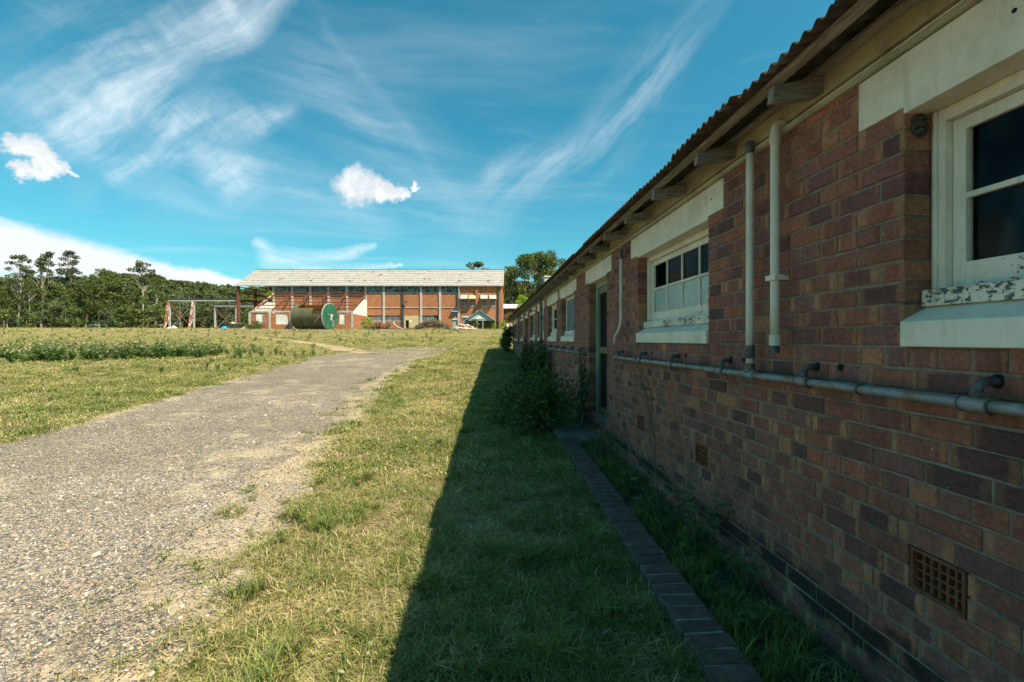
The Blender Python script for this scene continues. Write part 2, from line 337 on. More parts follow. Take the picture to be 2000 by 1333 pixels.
def road_mat(name, bias):
    m, kk, b = newmat(name); p = pos(kk)
    v = kk.node('ShaderNodeTexVoronoi', dict(feature='F1'), Vector=p, Scale=68.0, Randomness=1.0)
    v2 = kk.node('ShaderNodeTexVoronoi', dict(feature='DISTANCE_TO_EDGE'), Vector=p, Scale=68.0, Randomness=1.0)
    r = kk.node('ShaderNodeSeparateColor', None, Color=v.outputs['Color'])
    st = kk.ramp(r.outputs[0], [(0.0, (.045, .045, .045)), (0.2, (.14, .13, .115)), (0.45, (.34, .275, .19)), (0.7, (.50, .41, .29)), (0.88, (.38, .255, .15)), (1.0, (.62, .57, .50))])
    big = kk.noise(p, 0.55, 5, 0.6); sandy = kk.rng(kk.math('ADD', kk.noise(p, 2.3, 5, 0.7), kk.math('MULTIPLY_ADD', kk.math('SUBTRACT', big, 0.5), 1.2, bias)), 0.47, 0.66)
    gap = kk.rng(v2.outputs['Distance'], 0.02, 0.10)
    fill = kk.mix(sandy, (.17, .145, .105, 1), (.45, .355, .23, 1))
    keep = kk.math('MULTIPLY', gap, kk.rng(r.outputs[1], 0.05, 0.1))
    keep = kk.math('MULTIPLY', keep, kk.math('SUBTRACT', 1.0, kk.math('MULTIPLY', sandy, kk.rng(r.outputs[2], 0.55, 0.45))))
    c = kk.mix(keep, fill, st)
    c = kk.mix(kk.math('MULTIPLY', kk.rng(kk.noise(kk.mapping(p, scale=(1.5, .10, 1)), 1.0, 3), 0.42, 0.62), 0.35), c, kk.mix(1.0, c, (1.2, 1.16, 1.08, 1), 'MULTIPLY'))
    c = kk.mix(kk.math('MULTIPLY', kk.rng(kk.noise(p, 0.8, 4), 0.45, 0.65), 0.3), c, kk.mix(1.0, c, (0.62, 0.62, 0.62, 1), 'MULTIPLY'))
    kk.put(b.inputs['Base Color'], c); b.inputs['Roughness'].default_value = 0.9; b.inputs['Specular IOR Level'].default_value = 0.2
    bump(kk, b, kk.math('ADD', kk.math('MULTIPLY', keep, 0.8), kk.math('MULTIPLY', kk.noise(p, 160, 3), 0.4)), 1.0, 0.014); return m
def far_brick_mat():
    m, kk, b = newmat('orange_brick_far'); p = kk.node('ShaderNodeTexCoord').outputs['Object']
    q = kk.mapping(p, rot=(math.radians(90), 0, 0))
    bt = kk.node('ShaderNodeTexBrick', None, Vector=q, Scale=1.0, Mortar_Size=0.008, Brick_Width=0.24, Row_Height=0.086, Color1=(.47, .185, .08), Color2=(.37, .125, .052), Mortar=(.38, .26, .17))
    c = kk.mix(kk.rng(kk.noise(kk.mapping(p, scale=(1, 1, 3.5)), 1.6, 5, 0.7), 0.35, 0.7), bt.outputs[0], kk.mix(1.0, bt.outputs[0], (0.62, 0.6, 0.6, 1), 'MULTIPLY'))
    c = kk.mix(kk.math('MULTIPLY', kk.rng(kk.noise(kk.mapping(p, scale=(2, 2, 0.25)), 1.2, 5, 0.7), 0.55, 0.75), 0.6), c, (.09, .06, .05, 1))
    kk.put(b.inputs['Base Color'], c); b.inputs['Roughness'].default_value = 0.9; b.inputs['Specular IOR Level'].default_value = 0.15; return m
def sheet_mat():
    m, kk, b = newmat('weathered_fibro_roof'); p = kk.node('ShaderNodeTexCoord').outputs['Object']; r = kk.node('ShaderNodeObjectInfo').outputs['Random']
    n = kk.noise(kk.mapping(p, scale=(3, 1, 1)), 0.9, 6, 0.7)
    c = kk.mix(kk.rng(n, 0.35, 0.7), (.375, .345, .305, 1), (.27, .245, .21, 1))
    c = kk.mix(kk.math('MULTIPLY', kk.rng(r, 0.5, 1.0), 0.4), c, (.33, .34, .32, 1))
    c = kk.mix(kk.math('MULTIPLY', kk.rng(kk.noise(p, 0.25, 5, 0.7), 0.6, 0.75), 0.35), c, (.38, .25, .15, 1))
    kk.put(b.inputs['Base Color'], c); b.inputs['Roughness'].default_value = 0.8; return m

MT = {}
MT['brick'] = brick_mat()
MT['mortar'] = plain('cement_mortar', (.20, .175, .135), (.29, .255, .195), 30, 0.95, 0.8, 0.006, c3=(.07, .065, .05), s3=4, t3=(0.48, 0.75))
MT['paint'] = paint_mat('cream_paint', (.80, .73, .60), peel=0.70)
MT['lintel'] = paint_mat('painted_concrete', (.84, .76, .62), dark=(.10, .09, .075), peel=0.715, stain_amt=0.42)
MT['peel'] = paint_mat('flaking_paint', (.78, .71, .58), dark=(.05, .048, .04), peel=0.54)
MT['rail'] = paint_mat('lightly_flaked_paint', (.80, .73, .60), dark=(.05, .045, .035), peel=0.60)
MT['soffit'] = paint_mat('yellowed_board', (.42, .38, .23), dark=(.10, .08, .05), peel=0.70, stain=(.16, .12, .05), stain_amt=0.7)
MT['rawwood'] = plain('grey_timber', (.17, .15, .115), (.36, .325, .27), 6, 0.9, 0.6, 0.004, stretch=(1.2, 9, 9), c3=(.07, .055, .04), s3=3, t3=(.5, .8))
MT['batten'] = plain('grey_batten', (.17, .145, .11), (.36, .32, .26), 6, 0.9, 0.6, 0.004, stretch=(9, 1.0, 9), c3=(.07, .05, .035), s3=3, t3=(.5, .8))
MT['rust_sheet'] = plain('rusty_corrugated_iron', (.24, .085, .04), (.13, .06, .035), 9, 0.8, 0.4, 0.003, c3=(.11, .10, .09), s3=2.2, t3=(0.5, 0.62))
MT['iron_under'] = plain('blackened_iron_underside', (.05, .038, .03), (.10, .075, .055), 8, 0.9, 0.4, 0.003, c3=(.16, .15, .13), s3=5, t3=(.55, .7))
MT['pipe_white'] = paint_mat('pipe_paint', (.74, .67, .55), dark=(.10, .06, .035), peel=0.70, stain_amt=0.35, rough=0.5)
MT['galv'] = plain('oxidised_galvanised', (.20, .225, .235), (.31, .32, .315), 14, 0.55, 0.3, 0.002, metal=0.35, c3=(.25, .16, .09), s3=9, t3=(0.48, 0.62))
MT['galv_dark'] = plain('dark_pipe_fitting', (.06, .07, .075), (.15, .15, .14), 22, 0.6, 0.4, 0.003, metal=0.3, c3=(.26, .2, .12), s3=18, t3=(0.58, 0.7))
MT['hole'] = plain('flat_near_black', (.006, .006, .006), (.012, .012, .012), 20, 1.0, 0.1)  # even black; on closed discs it stands in for the shade inside holes
MT['terracotta'] = plain('terracotta_vent', (.16, .055, .025), (.23, .085, .04), 20, 0.85, 0.4, 0.002)
MT['glass'] = glass_mat('window_glass', (.35, .4, .4), 0.07, refl=.15)
MT['bluepane'] = plain('sun_bleached_screen', (.115, .165, .175), (.15, .20, .21), 5, 0.7, 0.2, 0.002)
MT['tealpane'] = plain('painted_out_pane', (.33, .46, .43), (.42, .53, .49), 6, 0.35, 0.1, 0.002, spec=0.5, c3=(.30, .24, .12), s3=4, t3=(.58, .72))
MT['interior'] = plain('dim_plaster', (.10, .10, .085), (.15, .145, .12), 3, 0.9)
MT['green_timber'] = paint_mat('olive_green_door_paint', (.16, .16, .055), peel=0.7, stain=(.10, .09, .04))
MT['mesh_dark'] = plain('dark_wire_mesh', (.018, .02, .02), (.035, .035, .03), 60, 0.7, 0.3, 0.002)
MT['concrete'] = plain('old_concrete', (.11, .115, .09), (.19, .19, .16), 9, 0.9, 0.6, 0.005, c3=(.08, .085, .06), s3=3, t3=(.5, .75))
MT['edging'] = plain('mossy_edging_brick', (.085, .055, .045), (.15, .095, .075), 12, 0.9, 0.6, 0.004, c3=(.19, .18, .16), s3=9, t3=(.56, .7))
MT['bed'] = plain('pale_bedding_mortar', (.24, .225, .19), (.34, .32, .27), 25, .95, .6, .004)
MT['damp'] = plain('damp_drain_soil', (.05, .045, .03), (.09, .075, .05), 12, 0.95, 0.8, 0.01)
MT['ground'] = ground_mat()
MT['road'] = road_mat('worn_gravel', -0.02)
MT['shoulder'] = road_mat('sandy_gravel', 0.17)
MT['dirt'] = plain('sandy_dirt', (.40, .30, .18), (.31, .23, .13), 2.2, 0.95, 0.5, 0.01, c3=(.46, .38, .26), s3=60, t3=(.5, .75), spec=0.1)
MT['grass'] = leaf_mat('grass_blade', (.075, .140, .028), (.262, .262, .065), (.56, .44, .23), 0.3)
MT['weed'] = leaf_mat('weed_leaf', (.06, .11, .03), (.11, .175, .042), (.20, .22, .06), 0.3)
MT['seedhead'] = leaf_mat('pale_seed_head', (.45, .36, .26), (.55, .42, .32), (.6, .5, .4), 0.3)
MT['gum'] = leaf_mat('gum_leaf', (.045, .066, .020), (.112, .135, .034), (.22, .23, .055), 0.25)
MT['gumblue'] = leaf_mat('blue_gum_leaf', (.052, .070, .034), (.105, .125, .052), (.18, .195, .080), 0.25)
MT['gumlight'] = leaf_mat('bright_gum_leaf', (.055, .082, .02), (.115, .148, .034), (.20, .22, .052), 0.3)
MT['lime'] = leaf_mat('lime_leaf', (.17, .30, .03), (.30, .42, .04), (.40, .48, .06), 0.4)
MT['shrub'] = leaf_mat('dark_shrub_leaf', (.035, .075, .025), (.075, .13, .032), (.16, .21, .05), 0.25)
MT['bark'] = plain('pale_gum_bark', (.40, .345, .28), (.25, .21, .165), 3, 0.9, 0.3, 0.02, stretch=(2, 2, 0.5), obj=True)
MT['bark_dark'] = plain('twig_bark', (.10, .07, .05), (.17, .13, .09), 20, 0.9, 0.3, 0.003)
MT['fbrick'] = far_brick_mat()
MT['sheet'] = sheet_mat()
MT['whitepaint'] = plain('weathered_white_render', (.72, .71, .66), (.55, .52, .45), 1.2, 0.75, 0.2, 0.01, c3=(.36, .30, .22), s3=0.9, t3=(.6, .8), obj=True)
MT['pier'] = plain('pale_concrete_pier', (.50, .46, .40), (.36, .32, .27), 1.5, 0.85, 0.2, 0.01, obj=True)
MT['cream'] = plain('cream_boarding', (.55, .43, .24), (.46, .35, .19), 1.5, 0.8, 0.2, 0.01, obj=True)
MT['rust'] = plain('rusted_steel', (.22, .07, .03), (.12, .045, .025), 4, 0.85, 0.3, 0.01, obj=True, c3=(.05, .035, .03), s3=2, t3=(.5, .7))
MT['rustpaint'] = plain('flaking_white_on_rust', (.58, .52, .46), (.30, .09, .035), 1.6, 0.8, 0.3, 0.01, obj=True, thr=(0.42, 0.56))
MT['darksteel'] = plain('dark_steel', (.035, .04, .042), (.06, .055, .05), 3, 0.7, obj=True)
MT['greysteel'] = plain('grey_painted_steel', (.42, .42, .39), (.30, .29, .27), 2, 0.7, obj=True)
MT['greenblue'] = plain('pale_teal_boards', (.30, .42, .37), (.23, .33, .29), 2, 0.7, obj=True)
MT['steelframe'] = plain('pale_blue_frame', (.32, .40, .41), (.22, .28, .29), 3, 0.7, obj=True)
MT['dimglass'] = plain('dusty_dark_pane', (.03, .045, .05), (.10, .14, .15), 1.7, 0.15, 0.05, spec=0.6, obj=True)
MT['tank'] = plain('olive_drab_steel', (.125, .112, .055), (.085, .08, .042), 1.2, 0.6, 0.2, 0.01, obj=True, c3=(.16, .085, .035), s3=1.6, t3=(.6, .75))
MT['tank_in'] = plain('ochre_tank_lining', (.50, .33, .10), (.40, .24, .07), 1.0, 0.7, 0.2, 0.01, obj=True)
MT['green'] = plain('dulled_green_paint', (.022, .130, .068), (.015, .088, .048), 1.1, 0.6, 0.2, 0.01, obj=True, c3=(.09, .15, .10), s3=1.3, t3=(.5, .75), stretch=(1, 1, .4))
MT['rubble'] = plain('pale_rubble', (.55, .46, .36), (.38, .28, .20), 2.5, 0.95, 0.4, 0.02)
MT['hill'] = plain('wooded_hillside', (.040, .055, .018), (.065, .08, .025), 0.1, 0.95, 0.3)
# ------------------------------------------------------------------ terrain
_ky = [-60, 5, 10, 14, 20, 28, 40, 60, 80, 92, 140, 200, 420, 3000]
_kz = [-0.1, 0, 0.04, 0.17, 0.40, 0.76, 1.40, 2.46, 3.42, 3.55, 3.8, 4.6, 8.0, 9.0]
_ty = np.arange(-60, 600, 0.25); _tz = np.interp(_ty, _ky, _kz)
_tz = np.convolve(np.pad(_tz, 16, mode='edge'), np.ones(33) / 33, mode='valid')
def gz(y): return np.interp(y, np.append(_ty, 3000), np.append(_tz, 9.0))
def G(px, py):
    """where the sight line through a photograph pixel meets the ground"""
    d = look(px, py); D = np.linspace(1, 160, 16000)
    h = EYE + d.z * D - gz(d.y * D); i = int(np.argmax(h <= 0)); return Vector((d.x * D[i], d.y * D[i], float(gz(d.y * D[i]))))

gx = np.concatenate([-np.geomspace(900, 14, 34), np.arange(-13.5, 4.01, 0.5), np.geomspace(4.6, 900, 34)])
gy = np.concatenate([np.arange(-12, 34, 0.5), np.arange(34, 150, 2.0), np.geomspace(152, 2500, 30)])
XX, YY = np.meshgrid(gx, gy); nx, ny = len(gx), len(gy)
ii = (np.arange(ny - 1)[:, None] * nx + np.arange(nx - 1)[None]).ravel()
gm = npmesh('ground', np.stack([XX.ravel(), YY.ravel(), gz(YY.ravel())], 1), np.stack([ii, ii + 1, ii + nx + 1, ii + nx], 1), MT['ground'], smooth=True)
tag(link(bpy.data.objects.new('ground', gm)), kind='structure')

def strip(name, Lp, Rp, mat, lift, jit, seed, n=260):
    """a ribbon of ground between two edge lines given as (x, y), with ragged edges"""
    r = np.random.default_rng(seed)
    def res(P):
        P = np.array(P, float); t = np.r_[0, np.cumsum(np.hypot(*np.diff(P, axis=0).T))]; tt = np.linspace(0, t[-1], 60)
        Q = np.stack([np.interp(tt, t, P[:, 0]), np.interp(tt, t, P[:, 1])], 1)
        for _ in range(6): Q[1:-1] = (Q[:-2] + 2 * Q[1:-1] + Q[2:]) / 4
        u = np.linspace(0, 1, n) ** 1.7; return np.stack([np.interp(u, np.linspace(0, 1, 60), Q[:, i]) for i in (0, 1)], 1)
    A, B = res(Lp), res(Rp)
    for E_ in (A, B):
        j = r.normal(0, 1, n); sm = np.convolve(np.pad(r.normal(0, 1, n), 4, mode='edge'), np.ones(9) / 9, mode='valid') * 2.2
        E_[:, 0] += (0.35 * j + sm) * jit * (0.4 + np.linspace(0, 1, n)); E_[:, 1] += r.normal(0, 0.2 * jit, n)
    m = 12; t = np.linspace(0, 1, m)[None, :, None]; P = A[:, None] * (1 - t) + B[:, None] * t
    V = np.concatenate([P, gz(P[..., 1:2]) + lift], 2).reshape(-1, 3)
    q = (np.arange(n - 1)[:, None] * m + np.arange(m - 1)[None]).ravel()
    me = npmesh(name, V, np.stack([q, q + 1, q + m + 1, q + m], 1), mat, smooth=True)
    tag(link(bpy.data.objects.new(name, me)), kind='structure')
    return np.concatenate([A, B[::-1]])
RL = [(-5.2, -8), (-5.6, 0), (-6.6, 5), (-7.0, 8), (-7.9, 14), (-8.6, 21), (-9.0, 26), (-8.2, 29), (-6.4, 31.6), (-4.6, 33.2)]
RR = [(-1.2, -8), (-1.42, 0), (-1.5, 2.0), (-1.85, 3.8), (-2.3, 7), (-2.8, 11), (-3.2, 16), (-3.35, 20), (-3.0, 24), (-2.6, 26.5), (-1.9, 29), (-1.5, 31.0)]
shoulder = strip('dirt_shoulder', [(x - 0.15, y) for x, y in RL], [(x + 0.22, y) for x, y in RR], MT['shoulder'], 0.006, 0.09, 3)
road = strip('gravel_road', [(x + 0.1, y) for x, y in RL], [(x - 0.42, y) for x, y in RR], MT['road'], 0.012, 0.13, 5)
TLp = [(-6.6, 27.0), (-9.5, 32), (-14, 38), (-19.5, 45), (-27, 52), (-38, 60), (-52, 66)]
track = strip('dirt_track', [(x - 0.9, y + 0.2) for x, y in TLp], [(x + 1.1, y - 0.4) for x, y in TLp], MT['dirt'], 0.018, 0.35, 8)

def inside(P, poly):
    x, y = P[:, 0], P[:, 1]; c = np.zeros(len(P), bool); j = len(poly) - 1
    for i in range(len(poly)):
        xi, yi = poly[i]; xj, yj = poly[j]
        c ^= ((yi > y) != (yj > y)) & (x < (xj - xi) * (y - yi) / (yj - yi + 1e-12) + xi); j = i
    return c

# ------------------------------------------------------------------ the long brick building on the right
XW = 1.67; HC = 0.0868; ZS = 1.475            # wall face, brick course, underside of the window sills
Y0, Y1 = -2.6, 28.9
WIN = [(0.15, 1.82, 'grid'), (3.50, 5.17, 'teal'), (8.92, 10.45, 'screen'), (11.17, 12.69, 'pair'), (13.62, 15.12, 'pair'),
       (16.12, 17.62, 'screen'), (21.15, 22.65, 'pair'), (23.62, 25.25, 'pair'), (26.3, 27.75, 'pair')]
DOOR = [(6.50, 7.64), (18.85, 19.95)]
VENT = [(1.57, 1.80), (3.50, 3.735), (4.95, 5.185), (9.6, 9.835)]
KD = -13
B = tag(empty('brick_building', (XW, 0, 0)), 'long single-storey purple-brown brick building with cream lintels and a rusty corrugated eave', 'building')
B.location = (0, 0, 0)

def blocks(kc):
    r = [(a - (.23 if kc >= 11 else 0), b + (.23 if kc >= 11 else 0)) for a, b, _ in WIN if kc >= 0]
    r += [(a - (.25 if kc >= 11 else 0), b + (.25 if kc >= 11 else 0)) for a, b in DOOR if kc >= KD]
    if kc in (-11, -10): r += list(VENT)
    return sorted(r)
KMIN, KMAX = -19, 13
mort = MB()
runs = {}
for kc in range(KMIN, KMAX + 1):
    y = Y0; segs = []
    for a, b in blocks(kc):
        if a > y: segs.append((y, a))
        y = max(y, b)
    segs.append((y, Y1)); runs[kc] = segs
g0 = KMIN
while g0 <= KMAX:                              # one mortar slab per run of courses with the same openings
    g1 = g0
    while g1 < KMAX and runs[g1 + 1] == runs[g0]: g1 += 1
    for a, b in runs[g0]:
        mort.box((XW + 0.007, a - (0 if a == Y0 else -0.006), ZS + g0 * HC), (XW + 0.24, b - (0 if b == Y1 else 0.006), ZS + (g1 + 1) * HC))
    g0 = g1 + 1
wall = mort.build('wall', MT['mortar'], B)

bricks = []                                    # y0, y1, z0, header?
for kc in range(KMIN, KMAX + 1):
    hd = (kc % 6) == 5; z0 = ZS + kc * HC
    mod = 0.1205 if hd else 0.2405
    for (a, b) in runs[kc]:
        y = a; first = True
        while y < b - 0.02:
            L = mod
            if first and not hd and kc % 2: L = 0.1205
            if first and y == Y0: L += 0.03 * (kc % 3)
            first = False
            if b - (y + L) < 0.075: L = b - y if b - y < mod * 1.3 else (b - y) / 2
            e = min(y + L, b)
            bricks.append((y + (0.0 if y == a else 0.005), e - (0.0 if abs(e - b) < 1e-6 else 0.005), z0 + 0.005, hd)); y = e
def brick_geo(br, fine):
    y0, y1, z0, hd = br; z1 = z0 + HC - 0.0105
    j = lambda s: rnd.uniform(-s, s)
    y0 += j(.0015); y1 += j(.0015); z0 += j(.0012); z1 += j(.0015)
    x = XW + j(.0018); be = .0045
    if fine:
        ring = [(y0, z0), ((y0 + y1) / 2 + j(.03), z0 + j(.0016)), (y1, z0), (y1 + j(.0016), (z0 + z1) / 2 + j(.015)), (y1, z1), ((y0 + y1) / 2 + j(.03), z1 + j(.0016)), (y0, z1), (y0 + j(.0016), (z0 + z1) / 2 + j(.015))]
    else: ring = [(y0, z0), (y1, z0), (y1, z1), (y0, z1)]
    n = len(ring); cy, cz = (y0 + y1) / 2, (z0 + z1) / 2
    V = []
    for (yy, zz) in ring:
        b = be * rnd.uniform(0.6, 1.5) * (3.0 if rnd.random() < 0.14 else 1)
        V.append((x + j(.0006), yy - math.copysign(min(b, abs(yy - cy)), yy - cy), zz - math.copysign(min(b, abs(zz - cz)), zz - cz)))
    V += [(x + be * 1.1, yy, zz) for yy, zz in ring]; V += [(XW + 0.114, yy, zz) for yy, zz in ring]
    F = [tuple(range(n))] + [(i, i + n, (i + 1) % n + n, (i + 1) % n) for i in range(n)] + [(i + n, i + 2 * n, (i + 1) % n + 2 * n, (i + 1) % n + n) for i in range(n)]
    UV = [((v[1] - y0) / (y1 - y0), (v[2] - z0) / (z1 - z0)) for v in V]
    t = rnd.random(); tone = min(1, max(0, rnd.gauss(0.42, 0.24))) if not hd else min(1, max(0, rnd.gauss(0.64, 0.24)))
    return V, F, UV, (tone, min(1, max(0, rnd.gauss(0.5, 0.38))) * (0.6 if hd else 1), t)
def brick_mesh(name, geos):
    V = []; F = []; U = []; A = []
    for v, f, u, a in geos:
        b = len(V); V += v; F += [tuple(b + i for i in q) for q in f]; U += u; A += [a] * len(v)
    me = bpy.data.meshes.new(name); me.from_pydata(V, [], F); me.update(); me.materials.append(MT['brick'])
    li = np.zeros(len(me.loops), np.int32); me.loops.foreach_get('vertex_index', li)
    uvl = me.uv_layers.new(name='UVMap'); uvl.data.foreach_set('uv', np.array(U, np.float32)[li].ravel())
    A = np.array(A, np.float32)
    for i, nme in enumerate(('tone', 'band', 'seed')):
        at_ = me.attributes.new(nme, 'FLOAT', 'POINT'); at_.data.foreach_set('value', np.ascontiguousarray(A[:, i]))
    return me
def shown(br):
    yc = (br[0] + br[1]) / 2; zc = br[2] + HC / 2
    d = yc * math.cos(TH) + XW * math.sin(TH)
    if d < 0.3: return 0
    px = 1000 + FPX * (XW * math.cos(TH) - yc * math.sin(TH)) / d; py = 665 - FPX * (zc - EYE) / d
    if px > 2000 or py > 1330 or py < 0: return 0
    if zc < 0.02: return 0
    return (br[1] - br[0]) * XW / d ** 3
order = sorted(range(len(bricks)), key=lambda i: -shown(bricks[i]))
top300 = set(order[:300])
for i in order[:300]:
    o = bpy.data.objects.new('brick', brick_mesh('brick', [brick_geo(bricks[i], True)])); link(o, wall)
rest = [brick_geo(b, b[0] < 9) for i, b in enumerate(bricks) if i not in top300]
o = bpy.data.objects.new('brick_courses', brick_mesh('brick_courses', rest)); link(o, wall); o['kind'] = 'stuff'

# reveal backing, inside of the building, end and back walls
sh = MB(); XI = XW + 0.24
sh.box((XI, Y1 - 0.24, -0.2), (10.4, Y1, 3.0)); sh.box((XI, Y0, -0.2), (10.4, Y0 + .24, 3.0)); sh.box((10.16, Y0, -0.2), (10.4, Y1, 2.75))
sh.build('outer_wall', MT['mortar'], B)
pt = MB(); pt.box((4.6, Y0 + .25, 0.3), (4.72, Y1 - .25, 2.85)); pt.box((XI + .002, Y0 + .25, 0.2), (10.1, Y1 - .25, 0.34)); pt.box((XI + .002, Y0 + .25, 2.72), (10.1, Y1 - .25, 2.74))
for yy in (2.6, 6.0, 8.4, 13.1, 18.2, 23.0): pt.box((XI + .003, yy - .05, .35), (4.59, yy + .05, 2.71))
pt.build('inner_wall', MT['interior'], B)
for yy, zz in ((2.2, 2.33), (5.0, 2.36)):
    MB().bar((2.35, yy - 2.0, zz - .10), (2.35, yy + .35, zz - .06), .05, .07).build('inner_rail', MT['rawwood'], B)

def lintel(a, b, ext):
    m = MB(); z0 = ZS + 11 * HC; z1 = 2.642; x0, x1 = XW - 0.004, XW + 0.19
    poly = [(x0, a - ext, z0), (x0, a, z0), (x0, a, z0 - .026), (x0, b, z0 - .026), (x0, b, z0), (x0, b + ext, z0), (x0, b + ext, z1), (x0, a - ext, z1)]
    m.prism(poly, (x1 - x0, 0, 0)); lo = m.build('lintel', MT['lintel'], B, bevel=0.004)
    for q in range(2):
        yy = a - ext * .5 + (b - a + ext) * (0.08 + .62 * q) + rnd.uniform(-.1, .1); zz = z0 + .11
        MB().tube([(x0 - .0015, yy, zz), (x0 + .02, yy, zz)], .008, 8).build('painted_bolt_hole', MT['hole'], lo)  # solid black disc on the lintel face, painting the dark of a hole
def window(a, b, kind):
    m = MB(); xf = XW + 0.112; zt = ZS + 11 * HC - .028; zb = 1.70
    m.box((xf, a + .003, zb), (xf + .09, a + .06, zt)); m.box((xf, b - .06, zb), (xf + .09, b - .003, zt)); m.box((xf, a + .06, zt - .05), (xf + .09, b - .06, zt))
    m.box((xf - .012, a + .02, zb), (xf, a + .034, zt)); m.box((xf - .012, b - .034, zb), (xf, b - .02, zt))
    w = m.build('window', MT['paint'], B, bevel=0.003)
    s = MB(); s.prism([(XW - .018, a + .001, ZS), (XW - .018, a + .001, ZS + .098), (XW + .125, a + .001, ZS + .178), (XW + .2, a + .001, ZS + .178), (XW + .2, a + .001, ZS)], (0, b - a - .002, 0))
    s.build('sill', MT['lintel'], w, bevel=0.004)
    MB().box((xf - .045, a + .006, ZS + .160), (xf + .09, b - .006, zb - .001), .001).build('sub_sill', MT['peel'], w, bevel=0.003)
    if kind == 'screen':
        MB().box((xf + .012, a + .062, zb + .002), (xf + .022, b - .062, zt - .052)).build('insect_screen', MT['bluepane'], w)
        return
    xs = xf + .03; A, Bq, zl, zh = a + .062, b - .062, zb + .002, zt - .052
    st = .05; br_ = .095
    s = MB(); s.box((xs, A, zl), (xs + .04, A + st, zh)); s.box((xs, Bq - st, zl), (xs + .04, Bq, zh)); s.box((xs + .001, A + st, zh - .05), (xs + .039, Bq - st, zh))
    sa = s.build('sash', MT['paint'], w, bevel=0.003)
    MB().box((xs - .001, A + st, zl), (xs + .041, Bq - st, zl + br_)).build('bottom_rail', MT['rail'], w, bevel=0.003)
    nc = 4 if kind != 'pair' else 2
    pa, pb, pl_, ph = A + st, Bq - st, zl + br_, zh - .05; ch = (ph - pl_) / 2; cw = (pb - pa) / nc
    for c in range(1, nc): MB().box((xs + .004, pa + c * cw - .011, pl_), (xs + .034, pa + c * cw + .011, ph)).build('glazing_bar', MT['paint'], w, bevel=0.003)
    MB().box((xs + .002, pa, pl_ + ch - .011), (xs + .036, pb, pl_ + ch + .011)).build('glazing_bar', MT['paint'], w, bevel=0.003)
    for c in range(nc):
        for r in range(2):
            mt = MT['tealpane'] if kind == 'teal' and r == 0 else MT['glass']
            t = rnd.uniform(-.003, .003)
            MB().box((xs + .018, pa + c * cw + .012, pl_ + r * ch + (.012 if r else .001)), (xs + .0215, pa + (c + 1) * cw - .012, pl_ + (r + 1) * ch - (.001 if r else .012))).build('pane', mt, w)
for a, b, kd in WIN: lintel(a, b, .229); window(a, b, kd)
for n_, (a, b) in enumerate(DOOR):
    lintel(a, b, .249); xf = XW + .115; zt = ZS + 11 * HC - .028; zb = ZS + KD * HC
    m = MB(); m.box((xf, a + .003, zb), (xf + .1, a + .075, zt)); m.box((xf, b - .075, zb), (xf + .1, b - .003, zt)); m.box((xf, a + .075, zt - .07), (xf + .1, b - .075, zt))
    d = m.build('door', MT['greenblue'] if n_ == 0 else MT['rawwood'], B, bevel=.004)
    A, Bq = a + .078, b - .078
    m = MB(); m.box((xf + .02, A, zb + .01), (xf + .055, A + .09, zt - .075)); m.box((xf + .02, Bq - .09, zb + .01), (xf + .055, Bq, zt - .075))
    for z in (zb + .01, zb + .95, zt - .175): m.box((xf + .021, A + .09, z), (xf + .054, Bq - .09, z + .1))
    m.build('door_leaf', MT['green_timber'], d, bevel=.003)
    m = MB(); n = 26
    for q in range(1, n): yy = A + .09 + (Bq - A - .18) * q / n; m.box((xf + .034, yy - .002, zb + .1), (xf + .038, yy + .002, zt - .17))
    for q in range(1, 46): z = zb + .1 + (zt - zb - .27) * q / 46; m.box((xf + .0385, A + .09, z - .002), (xf + .042, Bq - .09, z + .002))
    m.build('screen_mesh', MT['mesh_dark'], d)
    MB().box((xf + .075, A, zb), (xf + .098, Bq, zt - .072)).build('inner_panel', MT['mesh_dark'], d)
    MB().tube([(xf - .02, A + .05, zb + 1.0), (xf + .02, A + .05, zb + 1.0)], .014, 10).build('door_knob', MT['galv_dark'], d)
    MB().box((XW + .008, a + .004, zb - .12), (XW + .2, b - .004, zb - .002)).build('threshold', MT['concrete'], d)
for a, b in VENT:
    z0 = ZS - 11 * HC + .004; z1 = ZS - 9 * HC - .004; m = MB(); x = XW + .003
    m.box((x, a + .006, z0), (x + .06, a + .02, z1)); m.box((x, b - .02, z0), (x + .06, b - .006, z1)); m.box((x, a + .02, z1 - .014), (x + .06, b - .02, z1)); m.box((x, a + .02, z0), (x + .06, b - .02, z0 + .014))
    m.box((x + .07, a + .006, z0), (x + .08, b - .006, z1))
    v = m.build('air_vent', MT['terracotta'], B, bevel=.002)
    for q in range(1, 6): yy = a + .02 + (b - a - .04) * q / 6; MB().box((x + .014, yy - .005, z0 + .014), (x + .05, yy + .005, z1 - .014)).build('vent_bar', MT['terracotta'], v)
    for q in range(1, 4): z = z0 + .014 + (z1 - z0 - .028) * q / 4; MB().box((x + .012, a + .02, z - .004), (x + .048, b - .02, z + .004)).build('vent_bar', MT['terracotta'], v)

